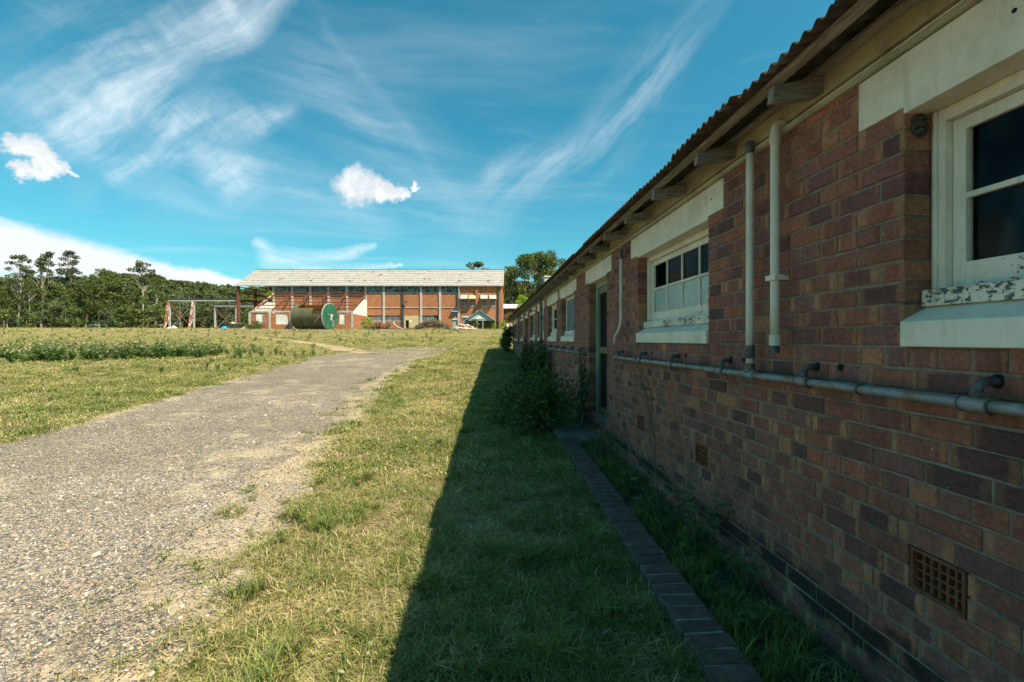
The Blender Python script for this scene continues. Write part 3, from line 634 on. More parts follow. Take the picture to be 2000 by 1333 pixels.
# eave: bead, board, battens, rafters, iron
MB().tube([(XW - .012, Y0, 2.662), (XW - .012, Y1 + .02, 2.662)], .019, 10).build('bead_moulding', MT['soffit'], B, smooth=True)
MB().prism([(XW - .003, Y0, 2.644), (XW - .003, Y0, 2.69), (XW - .03, Y0, 2.69), (XW - .024, Y0, 2.845), (XW + .02, Y0, 2.85), (XW + .02, Y0, 2.644)], (0, Y1 - Y0 + .02, 0)).build('eave_board', MT['soffit'], B)
RS = 0.235
def rz(x): return 2.770 + RS * (x - 1.345)      # middle of the corrugated sheet
y = -0.135
while y < Y1 - .1:
    w_ = .05; t = rnd.uniform(-.012, .012)
    top = lambda x: rz(x) - .048
    m = MB(); xt = 1.375 + t
    m.prism([(xt, y - w_ / 2, top(xt) - .078), (xt + .006, y - w_ / 2, top(xt)), (XW - .02, y - w_ / 2, top(XW - .02)), (XW - .02, y - w_ / 2, top(XW - .02) - .085), (XW - .075, y - w_ / 2, top(XW - .075) - .10)], (0, w_, 0))
    m.build('rafter', MT['rawwood'], B, bevel=.004); y += 0.792 + rnd.uniform(-.02, .02)
for (xb, hb) in ((1.408, .042), (1.615, .04)):
    yy = Y0
    while yy < Y1:
        e = min(yy + rnd.uniform(3.4, 4.6), Y1 + .05)
        MB().bar((xb, yy, rz(xb) - .034), (xb + rnd.uniform(-.006, .006), e - .004, rz(xb) - .034), .042, hb * .75, (RS, 0, 1)).build('batten', MT['batten'], B, bevel=.003); yy = e
rf = MB().bar((6.0, Y0 - .2, rz(6.0) + .015), (6.0, Y1 + .3, rz(6.0) + .015), .3, .02).build('roof', MT['rust_sheet'], B)
sheet_w = 0.762; pitch = 0.0762; y = Y0 - .3; n_ = 0
while y < Y1 + .35:
    ly = np.arange(0, sheet_w + pitch * 0.6, pitch / 8); dx = rnd.uniform(-.03, .016); dz = .002 + .0035 * (n_ % 2) + rnd.uniform(0, .003); tilt = rnd.uniform(-.004, .004)
    if rnd.random() < .2: dx -= .012
    prof = .0135 * np.cos(2 * np.pi * (ly + y) / pitch)
    rows = []
    for (sgn, xa, xb) in ((1, 1.302 + dx, 6.0),):
        for th_ in (0.0016, -0.0016):
            for xx in (xa, xa + .25, xa + .9, 3.2, xb):
                sag = 0.006 * rnd.uniform(-1, 1) if xx == xa else 0
                rows.append(np.stack([np.full_like(ly, xx), y + ly, rz(xx) + dz + prof + th_ + tilt * (ly / sheet_w) + sag * np.sin(np.pi * ly / sheet_w)], 1))
    V = np.concatenate(rows); n = len(ly); F = []
    for base in (0, 5 * n):
        for r in range(4):
            for i in range(n - 1): q = base + r * n + i; F.append((q, q + 1, q + n + 1, q + n) if base == 0 else (q, q + n, q + n + 1, q + 1))
    for i in range(n - 1): F.append((i, 5 * n + i, 5 * n + i + 1, i + 1))
    for r in range(4): q = r * n; F.append((q, q + n, 5 * n + q + n, 5 * n + q)); q += n - 1; F.append((q, 5 * n + q, 5 * n + q + n, q + n))
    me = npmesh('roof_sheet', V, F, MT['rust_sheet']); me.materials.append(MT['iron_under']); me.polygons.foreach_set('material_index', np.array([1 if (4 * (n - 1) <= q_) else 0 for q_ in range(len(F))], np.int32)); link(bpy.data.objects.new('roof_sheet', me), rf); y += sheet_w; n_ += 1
MB().prism([(6.0, Y0 - .3, rz(6.0)), (10.75, Y0 - .3, rz(6.0) - 4.75 * RS), (10.75, Y0 - .3, rz(6.0) - 4.75 * RS - .03), (6.0, Y0 - .3, rz(6.0) - .03)], (0, Y1 - Y0 + .6, 0)).build('rear_roof_slope', MT['rust_sheet'], rf)
for ye in (Y0 + .12, Y1 - .12): MB().prism([(XI, ye - .1, 2.7), (10.3, ye - .1, 2.7), (10.3, ye - .1, 2.80), (6.0, ye - .1, rz(6) - .04), (XI, ye - .1, rz(XI) - .04)], (0, .2, 0)).build('gable', MT['mortar'], B)
c = at(1073, 545, 20.0)
m = MB().box((c.x - .22, c.y - .25, 3.0), (c.x + .24, c.y + .25, 4.12)); m.box((c.x - .26, c.y - .29, 4.12), (c.x + .28, c.y + .29, 4.16)); m.build('roof_vent', MT['whitepaint'], B)

# pipework fixed to the wall
XP = 1.60
def joint(name, p, q, r, par, mat='galv'): return MB().tube([p, q], r, 14).build(name, MT[mat], par, smooth=False, bevel=.002)
def arc(c, r, a0, a1, plane, n=7):
    o = []
    for i in range(n):
        a = a0 + (a1 - a0) * i / (n - 1)
        o.append(Vector(c) + (Vector((0, math.cos(a), math.sin(a))) if plane == 'yz' else Vector((math.cos(a), 0, math.sin(a)))) * r)
    return o
def waste(ya, yb, tees, z=1.29, r=.020):
    p = MB().tube([(XP, ya + (yb - ya) * i / 12, z + rnd.uniform(-.0015, .0015)) for i in range(13)], r, 14).build('waste_pipe', MT['galv'], B, smooth=True)
    for t in tees:
        joint('tee', (XP, t - .045, z), (XP, t + .045, z), r + .006, p)
        joint('collar', (XP, t - .05, z), (XP, t - .043, z), r + .009, p, 'galv_dark'); joint('collar', (XP, t + .043, z), (XP, t + .05, z), r + .009, p, 'galv_dark')
        MB().tube([(XP, t, z), (XP, t, z + .045)] + [(XP + .03 - .03 * math.cos(a), t, z + .045 + .03 * math.sin(a)) for a in (.4, .8, 1.2, 1.57)] + [(XW + .03, t, z + .075)], .0155, 12).build('elbow', MT['galv_dark'], p, smooth=True)
        joint('collar', (XP, t, z + .03), (XP, t, z + .042), .020, p, 'galv_dark')
        joint('painted_hole', (XW - .0025, t, z + .075), (XW + .02, t, z + .075), .024, p, 'hole')  # black collar round the elbow, its colour replaces the shade of the gap
    for i, t in enumerate(tees[:-1]):
        yc = (t + tees[i + 1]) / 2 + .06; MB().tube([(XP + (r + .003) * math.cos(q), yc, z + (r + .003) * math.sin(q)) for q in np.linspace(-1.6, 1.6 + math.pi, 12)], .003, 6).box((XP + .015, yc - .009, z - .004), (XW + .004, yc + .009, z + .004)).build('pipe_clip', MT['galv_dark'], p)
    return p
wp = waste(-1.5, 5.85, [-.6, .65, 1.47, 2.32, 3.17, 4.05, 4.87, 5.69])
for t in (2.16, 3.0, 3.9, 4.7): MB().tube([(XW - .003, t, 1.372), (XW + .03, t, 1.372)], .017, 10).build('painted_hole', MT['hole'], wp)  # black-capped stubs proud of the brick, hole darkness painted by colour
for t in (1.33, ): MB().tube([(XW - .003, t, 1.385), (XW + .03, t, 1.385)], .009, 10).build('painted_hole', MT['hole'], wp)  # smaller closed stub, black colour in place of the hole's inner shade
w2_ = waste(7.75, 18.5, [8.0, 8.9, 9.9, 10.9, 11.9, 13.0, 14.2, 15.5, 16.8, 18.1]); w3_ = waste(20.2, 25.0, [20.6, 22.0, 23.4, 24.6])
def upright(y, z0, z1, r, top, mat='pipe_white', x=XP):
    pts = [(x, y, z0 + (z1 - z0) * i / 6) for i in range(7)]
    if top: pts += [(x + .045 - .045 * math.cos(a), y, z1 + .045 * math.sin(a)) for a in (.35, .7, 1.05, 1.4)] + [(XW, y, z1 + .045)]
    return MB().tube(pts, r, 14).build('vent_pipe', MT[mat], B, smooth=True)
p = upright(2.56, 1.50, 2.66, .0235, True)
joint('collar', (XP, 2.56, 1.47), (XP, 2.56, 1.53), .029, p, 'pipe_white'); joint('rusted_end', (XP, 2.56, 1.43), (XP, 2.56, 1.47), .024, p, 'galv_dark')
joint('collar', (XP, 2.56, 2.585), (XP, 2.56, 2.64), .028, p, 'pipe_white')
br_ = MB().box((XP - .03, 2.56 - .045, 1.83), (XP + .03, 2.56 + .045, 1.86)); br_.box((XP + .03, 2.56 - .012, 1.833), (XW + .005, 2.56 + .012, 1.857)); br_.build('bracket', MT['pipe_white'], p, bevel=.003)
p = upright(2.81, 1.30, 2.70, .0225, False)
joint('collar', (XP, 2.81, 1.39), (XP, 2.81, 1.47), .030, p, 'galv_dark'); joint('collar', (XP, 2.81, 1.30), (XP, 2.81, 1.36), .029, p, 'galv_dark'); joint('tee', (XP, 2.81 - .06, 1.29), (XP, 2.81 + .06, 1.29), .029, p)
joint('collar', (XP, 2.81, 2.63), (XP, 2.81, 2.70), .026, p, 'galv_dark')
p = MB().tube([(XP, 5.56, 2.60), (XP, 5.56, 2.2), (XP, 5.56, 1.74), (XP, 5.58, 1.69), (XP, 5.66, 1.62), (XP, 5.80, 1.55), (XP, 5.83, 1.51), (XP, 5.83, 1.45)], .019, 12).build('overflow_pipe', MT['pipe_white'], B, smooth=True)
joint('collar', (XP, 5.56, 2.46), (XP, 5.56, 2.58), .023, p, 'galv_dark'); MB().bar((XW, 5.60, 2.50), (XP - .01, 5.78, 2.50), .02, .02).build('bracket', MT['galv_dark'], p)
for y_, z0 in ((13.52, 1.29), (22.95, 1.29)):
    p = MB().tube([(XP - .02, y_, z0), (XP - .02, y_, 2.0), (XP - .02, y_, 2.74)], .043, 12).build('downpipe', MT['galv'], B, smooth=True)
    for z in (1.4, 2.1, 2.65): joint('collar', (XP - .02, y_, z), (XP - .02, y_, z + .06), .050, p, 'galv_dark')
for y_ in (15.9, 18.4, 20.8): MB().bar((XW, y_, 2.46), (XW - .16, y_ - .06, 2.5), .03, .03).bar((XW - .16, y_ - .06, 2.42), (XW - .16, y_ - .06, 2.54), .07, .05).build('lamp_bracket', MT['galv_dark'], B)
m = MB().box((1.42, 28.55, 1.72), (1.66, 28.85, 2.02)); m.box((1.42, 28.55, 2.04), (1.66, 28.85, 2.34)); m.build('meter_box', MT['bluepane'], B)
# swallow nest under the near window head
m = MB()
for q in range(90): a = rnd.uniform(0, 6.28); r = .032 * math.sqrt(rnd.random()); m.blob((XW + .058 + r * math.cos(a), 1.815 - .022 * (1 - (r / .034) ** 2) * rnd.uniform(.3, 1), 2.355 + 1.5 * r * math.sin(a)), .008, .35)
tag(m.build('mud_nest', plain('dried_mud', (.07, .065, .05), (.12, .11, .085), 40, 1.0, .8, .006)), 'small grey mud nest clinging under the head of the nearest window', 'nest')

# brick edging, door step
ED = tag(empty('brick_edging', (1.06, 4, 0)), 'sunken row of dark bricks laid on edge along the shaded drain', 'edging'); ED.location = (0, 0, 0)
y = -0.4
ebm = []
while y < 6.75:
    xo = 0.905 + 0.026 * y + rnd.uniform(-.006, .006); L = .222 + rnd.uniform(-.006, .006); wv = .104 + rnd.uniform(-.004, .004); h = .071 + rnd.uniform(-.004, .006); zb = float(gz(y)) - .05
    V, F, UV, a = [], [], [], None
    sk = rnd.uniform(-.006, .006); top = [(xo, y + sk), (xo + L, y - sk), (xo + L, y + wv - sk), (xo, y + wv + sk)]
    m = MB(); b_ = .006
    m.add([(x, yy, zb) for x, yy in top] + [(x, yy, zb + .05 + h - b_) for x, yy in top] + [(x + (b_ if i in (0, 3) else -b_), yy + (b_ if i < 2 else -b_), zb + .05 + h + rnd.uniform(-.002, .002)) for i, (x, yy) in enumerate(top)],
          [(8, 9, 10, 11)] + [(i + o, (i + 1) % 4 + o, (i + 1) % 4 + o + 4, i + o + 4) for o in (0, 4) for i in range(4)])
    o = m.build('brick', MT['edging'], ED)
    me = o.data; n = len(me.vertices)
    for nme, val in (('tone', rnd.uniform(0, .35)), ('band', 0.1), ('seed', rnd.random())): me.attributes.new(nme, 'FLOAT', 'POINT').data.foreach_set('value', np.full(n, val, np.float32))
    y += wv + .014
MB().prism([(.915 - .0104, -.4, -.02), (1.115 - .0104, -.4, -.02), (1.115 - .0104, -.4, .061), (.915 - .0104, -.4, .061)], (.026 * 7.15, 7.15, 0)).build('mortar_bed', MT['bed'], ED)
tag(MB().add([(x_, y_, float(gz(y_)) + .005) for y_ in np.arange(-3, 6.81, .7) for x_ in (1.128 + .026 * y_, XW + .006)], [(2 * q, 2 * q + 1, 2 * q + 3, 2 * q + 2) for q in range(14)]).build('drain_bed', MT['damp']), kind='structure')
m = MB().box((1.07, 7.0, -.05), (XW - .002, 7.9, .13)); m.box((1.4, 6.8, -.05), (XW - .002, 6.998, .07))
tag(m.build('concrete_step', MT['concrete'], None, bevel=.015), 'low mossy concrete step below the first screen door', 'step')
# ------------------------------------------------------------------ the old brick works shed across the yard
WD = 81.0
WH = tag(empty('factory_shed', (math.sin(TH) * WD, math.cos(TH) * WD, 0), -TH), 'long two-storey orange brick factory with a weathered pale sheet roof and open rusted bay', 'building')
def L(px, py, V=0.0): return Vector(((px - 1000) / FPX * (WD + V), V, EYE + (665 - py) / FPX * (WD + V)))
def U(px): return (px - 1000) / FPX * WD
def Z(py): return EYE + (665 - py) / FPX * WD
PIERS = [535, 571, 606.5, 642, 678, 714.5, 750, 786.5, 822.5, 859.5, 896]
ZB = Z(646); ZC0, ZC1 = Z(571.5), Z(559); ZL0, ZL1 = Z(627), Z(616.5); ZE = Z(556.5); DEP = 11.6
LOWWIN = {5, 6, 8}
w = MB()
for i in range(10):
    a, b = U(PIERS[i]), U(PIERS[i + 1])
    if i in LOWWIN: w.box((a, 0, ZB), (b, .3, ZL0)).box((a, 0, ZL1), (b, .3, ZC0))
    elif i == 7: w.box((a, 0, ZL1), (b, .3, ZC0))
    elif i == 9:
        a2, b2 = U(884.5), U(893); w.box((a, 0, ZB), (a2, .3, ZC0)).box((b2, 0, ZB), (b, .3, ZC0)).box((a2, 0, Z(607)), (b2, .3, ZC0)).box((a2, 0, Z(625)), (b2, .3, Z(619.5)))
    else: w.box((a, 0, ZB), (b, .3, ZC0))
wallF = w.build('wall', MT['fbrick'], WH)
# office end at the right, with openings
AW = [(900, 913.5), (916, 929.7), (939, 952.7), (956, 969.5)]
w = MB(); XA, XB = U(896), U(981); op = [(U(a) + .22, U(b) - .2, Z(598), Z(585.5)) for a, b in AW]
lo = [(U(904.5), U(913.5), Z(634), Z(620.5)), (U(936), U(943.5), ZB, Z(626)), (U(951), U(960), Z(638), Z(627))]
def holes(m, x0, x1, z0, z1, hs, y0, y1):
    hs = sorted(hs); x = x0
    for a, b, c, d in hs:
        m.box((x, y0, z0), (a, y1, z1))
        if c > z0 + .01: m.box((a, y0, z0), (b, y1, c))
        if d < z1 - .01: m.box((a, y0, d), (b, y1, z1))
        x = b
    m.box((x, y0, z0), (x1, y1, z1))
holes(w, XA, XB, Z(612), ZE - .05, op, -.12, .3); holes(w, XA, XB, ZB, Z(612), lo, -.12, .3)
w.build('office_wall', MT['fbrick'], WH)
m = MB(); xl, xr = U(535), U(981)
m.box((xr - .3, .3, ZB), (xr, DEP, ZE - .05)); m.box((xl, DEP - .3, ZB), (xr - .3, DEP, ZC0)); m.box((xl, .3, ZB), (xl + .25, DEP - .3, ZC0))
m.box((U(896), .3, ZB), (U(896) + .2, DEP - .3, ZE))
m.prism([(xr - .3, 0, ZE - .05), (xr - .3, DEP, ZE - .05), (xr - .3, DEP / 2, ZE + 3.3)], (.3, 0, 0)); m.build('end_wall', MT['fbrick'], WH)
MB().box((xl + .3, .35, ZB), (xr - .35, DEP - .35, Z(640))).build('inner_floor', MT['concrete'], WH)
for px in PIERS:
    u = U(px); MB().box((u - .17, -.16, ZB), (u + .17, .05, ZE - .02)).build('pier', MT['pier'] if px not in (786.5,) else MT['darksteel'], WH)
MB().box((U(716), -.10, Z(602)), (U(896), -.003, Z(600.6))).build('string_course', MT['pier'], WH)
MB().box((U(535), -.08, Z(573)), (U(896), -.004, ZC0 + .02)).build('clerestory_sill', MT['steelframe'], WH)
MB().box((U(535), -.05, ZC1), (U(981), .28, ZE + .02)).build('eave_beam', MT['darksteel'], WH)
def glazed(name, a, b, z0, z1, nx_, nz, miss, pane='dimglass', y=.12, fr='steelframe'):
    f = MB(); t = .045
    for i in range(nx_ + 1): u = a + (b - a) * i / nx_; f.box((u - t / 2, y, z0), (u + t / 2, y + .06, z1))
    for i in range(nz + 1): z = z0 + (z1 - z0) * i / nz; f.box((a, y + .005, z - t / 2), (b, y + .055, z + t / 2))
    o = f.build(name, MT[fr], WH); p = MB(); q = MB()
    for i in range(nx_):
        for j in range(nz):
            if rnd.random() < miss: continue
            (p if rnd.random() < .6 else q).box((a + (b - a) * i / nx_ + .03, y + .025, z0 + (z1 - z0) * j / nz + .03), (a + (b - a) * (i + 1) / nx_ - .03, y + .035, z0 + (z1 - z0) * (j + 1) / nz - .03))
    if p.v: p.build('panes', MT[pane], o)
    if q.v: q.build('panes', MT['bluepane'], o)
    return o
for i in range(10): glazed('clerestory_window', U(PIERS[i]) + .2, U(PIERS[i + 1]) - .2, ZC0 + .03, ZC1 - .02, 9, 2, .45 if i < 9 else .7)
for i in LOWWIN:
    a, b = U(PIERS[i]) + .2, U(PIERS[i + 1]) - .2
    for q in range(3):
        c0, c1 = a + (b - a) * q / 3, a + (b - a) * (q + 1) / 3
        if i == 8 and q == 2: glazed('window', c0 + .05, c1 - .05, ZL0, ZL1, 2, 2, 1.0, fr='greysteel'); continue
        glazed('window', c0 + .05, c1 - .05, ZL0 + .02, ZL1 - .02, 3, 3, .25, fr='greysteel')
    MB().box((a - .03, -.05, ZL0 - .13), (b + .03, .12, ZL0)).build('window_sill', MT['pier'], WH)
a, b = U(786.5) + .2, U(822.5) - .2
m = MB(); holes(m, a, b, ZB, ZL1, [(U(792), U(798.5), ZB, Z(626))], .02, .2); m.build('cream_infill', MT['cream'], WH)
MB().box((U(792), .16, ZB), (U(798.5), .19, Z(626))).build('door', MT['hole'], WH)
MB().box((U(799), -.02, Z(630)), (U(804), .015, Z(626.5))).build('notice_board', MT['whitepaint'], WH)
for n_, (p0, p1) in enumerate(AW):
    a, b = U(p0), U(p1)
    m = MB(); m.prism([(a, -.12, Z(576.7)), (a, -1.2, Z(584.6)), (a, -1.2, Z(585.3)), (a, -.12, Z(577.6))], (b - a, 0, 0))
    m.prism([(a, -.13, Z(577.6)), (a, -1.19, Z(585.3)), (a, -.13, Z(585.3))], (.03, 0, 0)); m.prism([(b - .03, -.13, Z(577.6)), (b - .03, -1.19, Z(585.3)), (b - .03, -.13, Z(585.3))], (.03, 0, 0))
    m.build('window_awning', MT['cream'] if n_ == 1 else MT['pier'], WH)
    a, b, z0, z1 = op[n_]; glazed('window', a, b, z0, z1, 2, 2, .0, y=.0, fr='greysteel'); MB().box((a - .06, -.2, z0 - .12), (b + .06, -.122, z0)).build('window_sill', MT['pier'], WH)
a, b, z0, z1 = lo[0]; glazed('window', a, b, z0, z1, 2, 3, 0, y=.0, fr='greysteel'); MB().box((a - .12, -.18, z1), (b + .12, -.122, z1 + .2)).build('window_head', MT['whitepaint'], WH)
a, b = U(884.5), U(893); glazed('window', a, b, Z(619.5), Z(607), 2, 2, 0, y=.05, fr='greysteel'); MB().prism([(a - .1, 0, Z(606)), (a - .1, -.5, Z(609)), (a - .1, -.5, Z(609.7)), (a - .1, 0, Z(607))], (b - a + .2, 0, 0)).build('window_awning', MT['steelframe'], WH)
MB().box((a, .05, ZB), (b, .1, Z(625))).build('door', MT['greenblue'], WH); MB().box((a - .1, -.1, Z(625)), (b + .1, -.003, Z(623))).build('door_head', MT['whitepaint'], WH)
# porch with its gable
pa, pb, pz = U(914), U(964), Z(625.5); yp = -2.6
pg = MB().prism([(pa, yp, pz), (pb, yp, pz), (U(939), yp, Z(610.5))], (0, .12, 0)).build('porch_gable', MT['greenblue'], WH)
MB().prism([(U(928), yp - .03, pz + .05), (U(949), yp - .03, pz + .05), (U(938.5), yp - .03, Z(618.5))], (0, .027, 0)).build('gable_infill', MT['whitepaint'], pg)
for s, pe in ((-1, pa), (1, pb)):
    MB().prism([(U(939), yp - .25, Z(609)), (pe + s * .35, yp - .25, pz - .25), (pe + s * .35, yp - .25, pz - .12), (U(939), yp - .25, Z(607.8))], (0, 2.7, 0)).build('porch_roof', MT['steelframe'], pg)
MB().box((pa + .1, yp + .02, pz - .2), (pb - .1, yp + .14, pz)).build('porch_beam', MT['greenblue'], pg)
for px in (916.5, 933.5, 945, 961.5): MB().box((U(px) - .07, yp + .01, ZB), (U(px) + .07, yp + .15, pz - .2)).build('porch_post', MT['greysteel'] if px in (933.5, 945) else MT['darksteel'], pg)
a, b, z0, z1 = lo[1]; MB().box((a, .0, z0), (b, .06, z1)).build('door', MT['dimglass'], WH); MB().box((a - .1, -.16, z0), (a, -.123, z1 + .1)).box((b, -.16, z0), (b + .1, -.123, z1 + .1)).build('door_frame', MT['greysteel'], WH)
a, b, z0, z1 = lo[2]; glazed('window', a, b, z0, z1, 2, 2, 0, y=.0, fr='greenblue')
for px, mt in ((931.5, 'fbrick'), ): MB().box((U(929), -.35, ZB), (U(934), -.122, ZE - .1)).build('pilaster', MT['fbrick'], WH)
MB().tube([(U(973.5), -.25, ZB), (U(973.5), -.25, ZE - .1)], .13, 10).build('downpipe', MT['darksteel'], WH)
MB().tube([(U(896.5), -.3, Z(602)), (U(896.5), -.3, ZE - .1)], .09, 10).build('downpipe', MT['greysteel'], WH)
MB().bar((U(795), -.4, Z(590)), (U(790), -.1, Z(593)), .06, .06).box((U(792) - .1, -.55, Z(591)), (U(797.5), -.3, Z(589.5))).build('flood_lamp', MT['darksteel'], WH)
# roof
xL, xR = U(463.5), U(982) + .15; ov = .55; zr = ZE + 3.35; ridge = DEP / 2
rf = MB().bar((xL + .1, ridge, zr + .05), (xR, ridge, zr + .05), .5, .05).build('roof', MT['sheet'], WH)
rows, cols = 7, 26
for face in (-1, 1):
    if face == 1:
        MB().prism([(xL, ridge, zr), (xL, DEP + ov, ZE - .25), (xL, DEP + ov, ZE - .31), (xL, ridge, zr - .06)], (xR - xL, 0, 0)).build('rear_slope', MT['sheet'], rf); continue
    for r in range(rows):
        v0 = -ov + (ridge + ov) * r / rows; v1 = -ov + (ridge + ov) * (r + 1.08) / rows; v1 = min(v1, ridge)
        zz = lambda v: ZE - .22 + (zr - ZE + .22) * (v + ov) / (ridge + ov)
        for c in range(cols):
            if (r, c) in ((4, 6), (2, 7)): pass
            a = xL + (xR - xL) * c / cols; b = xL + (xR - xL) * (c + 1) / cols; d = rnd.uniform(0, .03); e = rnd.uniform(-.06, .05)
            n = 14; V = []
            for th_ in (0, -.02):
                for (v, up_) in ((v0 + e, .075 + d), (v1, .02 + d)):
                    for i in range(n + 1): V.append((a + (b - a) * i / n + (.004 if i == 0 else 0), v, zz(v) + up_ + th_ + (.022 if i % 2 else 0)))
            k1 = n + 1; F = []
            for i in range(n): F += [(i, i + 1, k1 + i + 1, k1 + i), (2 * k1 + i, 3 * k1 + i, 3 * k1 + i + 1, 2 * k1 + i + 1), (i, 2 * k1 + i, 2 * k1 + i + 1, i + 1)]
            link(bpy.data.objects.new('roof_sheet', npmesh('roof_sheet', V, F, MT['sheet'])), rf)
    for q in range(14):
        r = rnd.uniform(.5, 5.8); px = rnd.uniform(510, 960); v = r * .95; s_ = rnd.uniform(.15, .45)
        zz_ = ZE - .22 + (zr - ZE + .22) * (v + ov) / (ridge + ov) + .13
        MB().prism([(U(px), v, zz_), (U(px) + s_ * 1.6, v + .05, zz_ + .03), (U(px) + s_ * 1.3, v + .4, zz_ + .28)], (0, 0, .02)).build('loose_patch', MT['rust_sheet'], rf)
MB().box((xL, -ov - .06, ZE - .3), (xR, -ov, ZE - .1)).build('gutter', MT['greysteel'], WH)
for q in range(14):
    u = xL + .2 + (xR - xL - .4) * q / 13
    MB().bar((u, -ov, ZE - .3), (u, ridge, zr - .15), .1, .2).bar((u, DEP + ov, ZE - .36), (u, ridge, zr - .15), .1, .2).bar((u, 0, ZE - .35), (u, DEP, ZE - .35), .1, .15).build('roof_truss', MT['rust'], WH)
# open bay at the left end
for px, V, top in ((465.5, 0, 556), (499, 5.5, 555), (466, DEP, 556), (520, DEP, 556)):
    p = L(px, 640, V); MB().box((p.x - .2, V - .2, ZB), (p.x + .2, V + .2, ZE - .25)).build('column', MT['rust'], WH)
u0 = U(465.5)
for py in (571, 585): MB().bar((u0, 0, Z(py)), (U(535), 0, Z(py)), .12, .18).build('tie_beam', MT['rust'], WH)
MB().bar((u0, 0, Z(571)), (u0, DEP, Z(571)), .12, .2).bar((u0, 0, Z(585)), (u0, DEP, Z(585)), .12, .2).build('tie_beam', MT['rust'], WH)
# roofless lean-to in front of the wall
VF = -7.0; zle = L(500, 608, VF).z; zlt = Z(573); ua, ub = U(537), U(716)
LU = [ua, U(571), U(606.5), U(642), U(678), ub]
for i, u in enumerate(LU):
    m = MB(); m.bar((u, -.16, zlt), (u, VF, zle), .14, .24)
    m.bar((u, VF * .55, zle + (zlt - zle) * .45), (u, VF * .75, zle), .08, .08).bar((u, VF * .35, zle + (zlt - zle) * .65), (u, VF * .55, zle), .08, .08).bar((u, -.2, zle), (u, VF, zle), .1, .14)
    m.build('lean_to_rafter', MT['rust'] if i else MT['rustpaint'], WH)
for q in range(6):
    t = q / 5 * .93 + .02; p0 = (ua - .2, -.16 + (VF + .16) * t, zlt + (zle - zlt) * t + .2); p1 = (ub + .1 - (.8 if q == 3 else 0), p0[1], p0[2] - (.12 if q == 3 else 0)); MB().bar(p0, p1, .08, .13).build('purlin', MT['rust'], WH)
MB().bar((ua - .3, VF, zle - .1), (U(606.5), VF, zle - .1), .3, .26).build('front_beam', MT['pier'], WH); MB().bar((U(650), VF, zle - .1), (ub + .1, VF, zle - .1), .3, .26).build('front_beam', MT['greysteel'], WH)
F0 = lambda px: (px - 1000) / FPX * (WD + VF)
zf = lambda py: EYE + (665 - py) / FPX * (WD + VF)
for a, b in ((489, 500.5), (514.5, 524), (530, 539), (564, 568), (674, 687)): MB().box((F0(a), VF - .1, ZB - .5), (F0(b), VF + .15, zf(613))).build('lean_to_wall', MT['fbrick'], WH)
for a, b in ((500.5, 514.5), (539, 564), (660, 674)): MB().box((F0(a), VF - .1, ZB - .5), (F0(b), VF + .15, zf(634.5))).build('lean_to_wall', MT['fbrick'], WH)
for px in (488.5, 527.5, 568.5, 688.5): MB().box((F0(px) - .16, VF - .14, ZB - .5), (F0(px) + .16, VF + .2, zle - .24)).build('lean_to_post', MT['pier'], WH)
MB().box((F0(500.6), VF - .02, zf(634)), (F0(514.4), VF + .03, zf(613))).build('white_panel', MT['whitepaint'], WH)
MB().box((F0(539.2), VF - .02, zf(634)), (F0(553), VF + .03, zf(613))).build('white_panel', MT['whitepaint'], WH)
MB().prism([(F0(553.3), VF, zf(634)), (F0(563.8), VF, zf(634)), (F0(563), VF, zf(622)), (F0(559), VF, zf(616)), (F0(553.3), VF, zf(613.5))], (0, .04, 0)).build('broken_panel', MT['whitepaint'], WH)
MB().box((F0(663), VF - .02, zf(634)), (F0(674), VF + .03, zf(615))).build('white_panel', MT['whitepaint'], WH)
MB().prism([(ub + .06, -.14, zle + .15), (ub + .06, VF - .1, zle - .1), (ub + .06, VF - .1, zf(613)), (ub + .06, -.14, zf(614.5))], (.06, 0, 0)).prism([(ub + .06, -.14, zle + .15), (ub + .06, -.14, zlt - 1.2), (ub + .06, -1.6, zlt - 1.2), (ub + .06, VF - .1, zle - .1)], (.06, 0, 0)).build('end_cladding', MT['whitepaint'], WH)
m = MB(); m.box((ub + .02, VF - .1, ZB - .5), (ub + .22, -3.7, zf(614))); m.box((ub + .02, -3.7, zf(622)), (ub + .22, -2.5, zf(614))); m.box((ub + .02, -2.5, ZB - .5), (ub + .22, -.02, zf(614))); m.build('lean_to_end_wall', MT['fbrick'], WH)
MB().box((ub + .08, -3.7, ZB - .5), (ub + .14, -2.5, zf(622))).build('door', MT['bluepane'], WH)
MB().prism([(ua + .05, VF, zle), (ua + .05, -.2, zle), (ua + .05, -.2, zlt - 1.5), (ua + .05, -2.4, zlt - 1.7)], (.06, 0, 0)).build('end_cladding', MT['whitepaint'], WH)

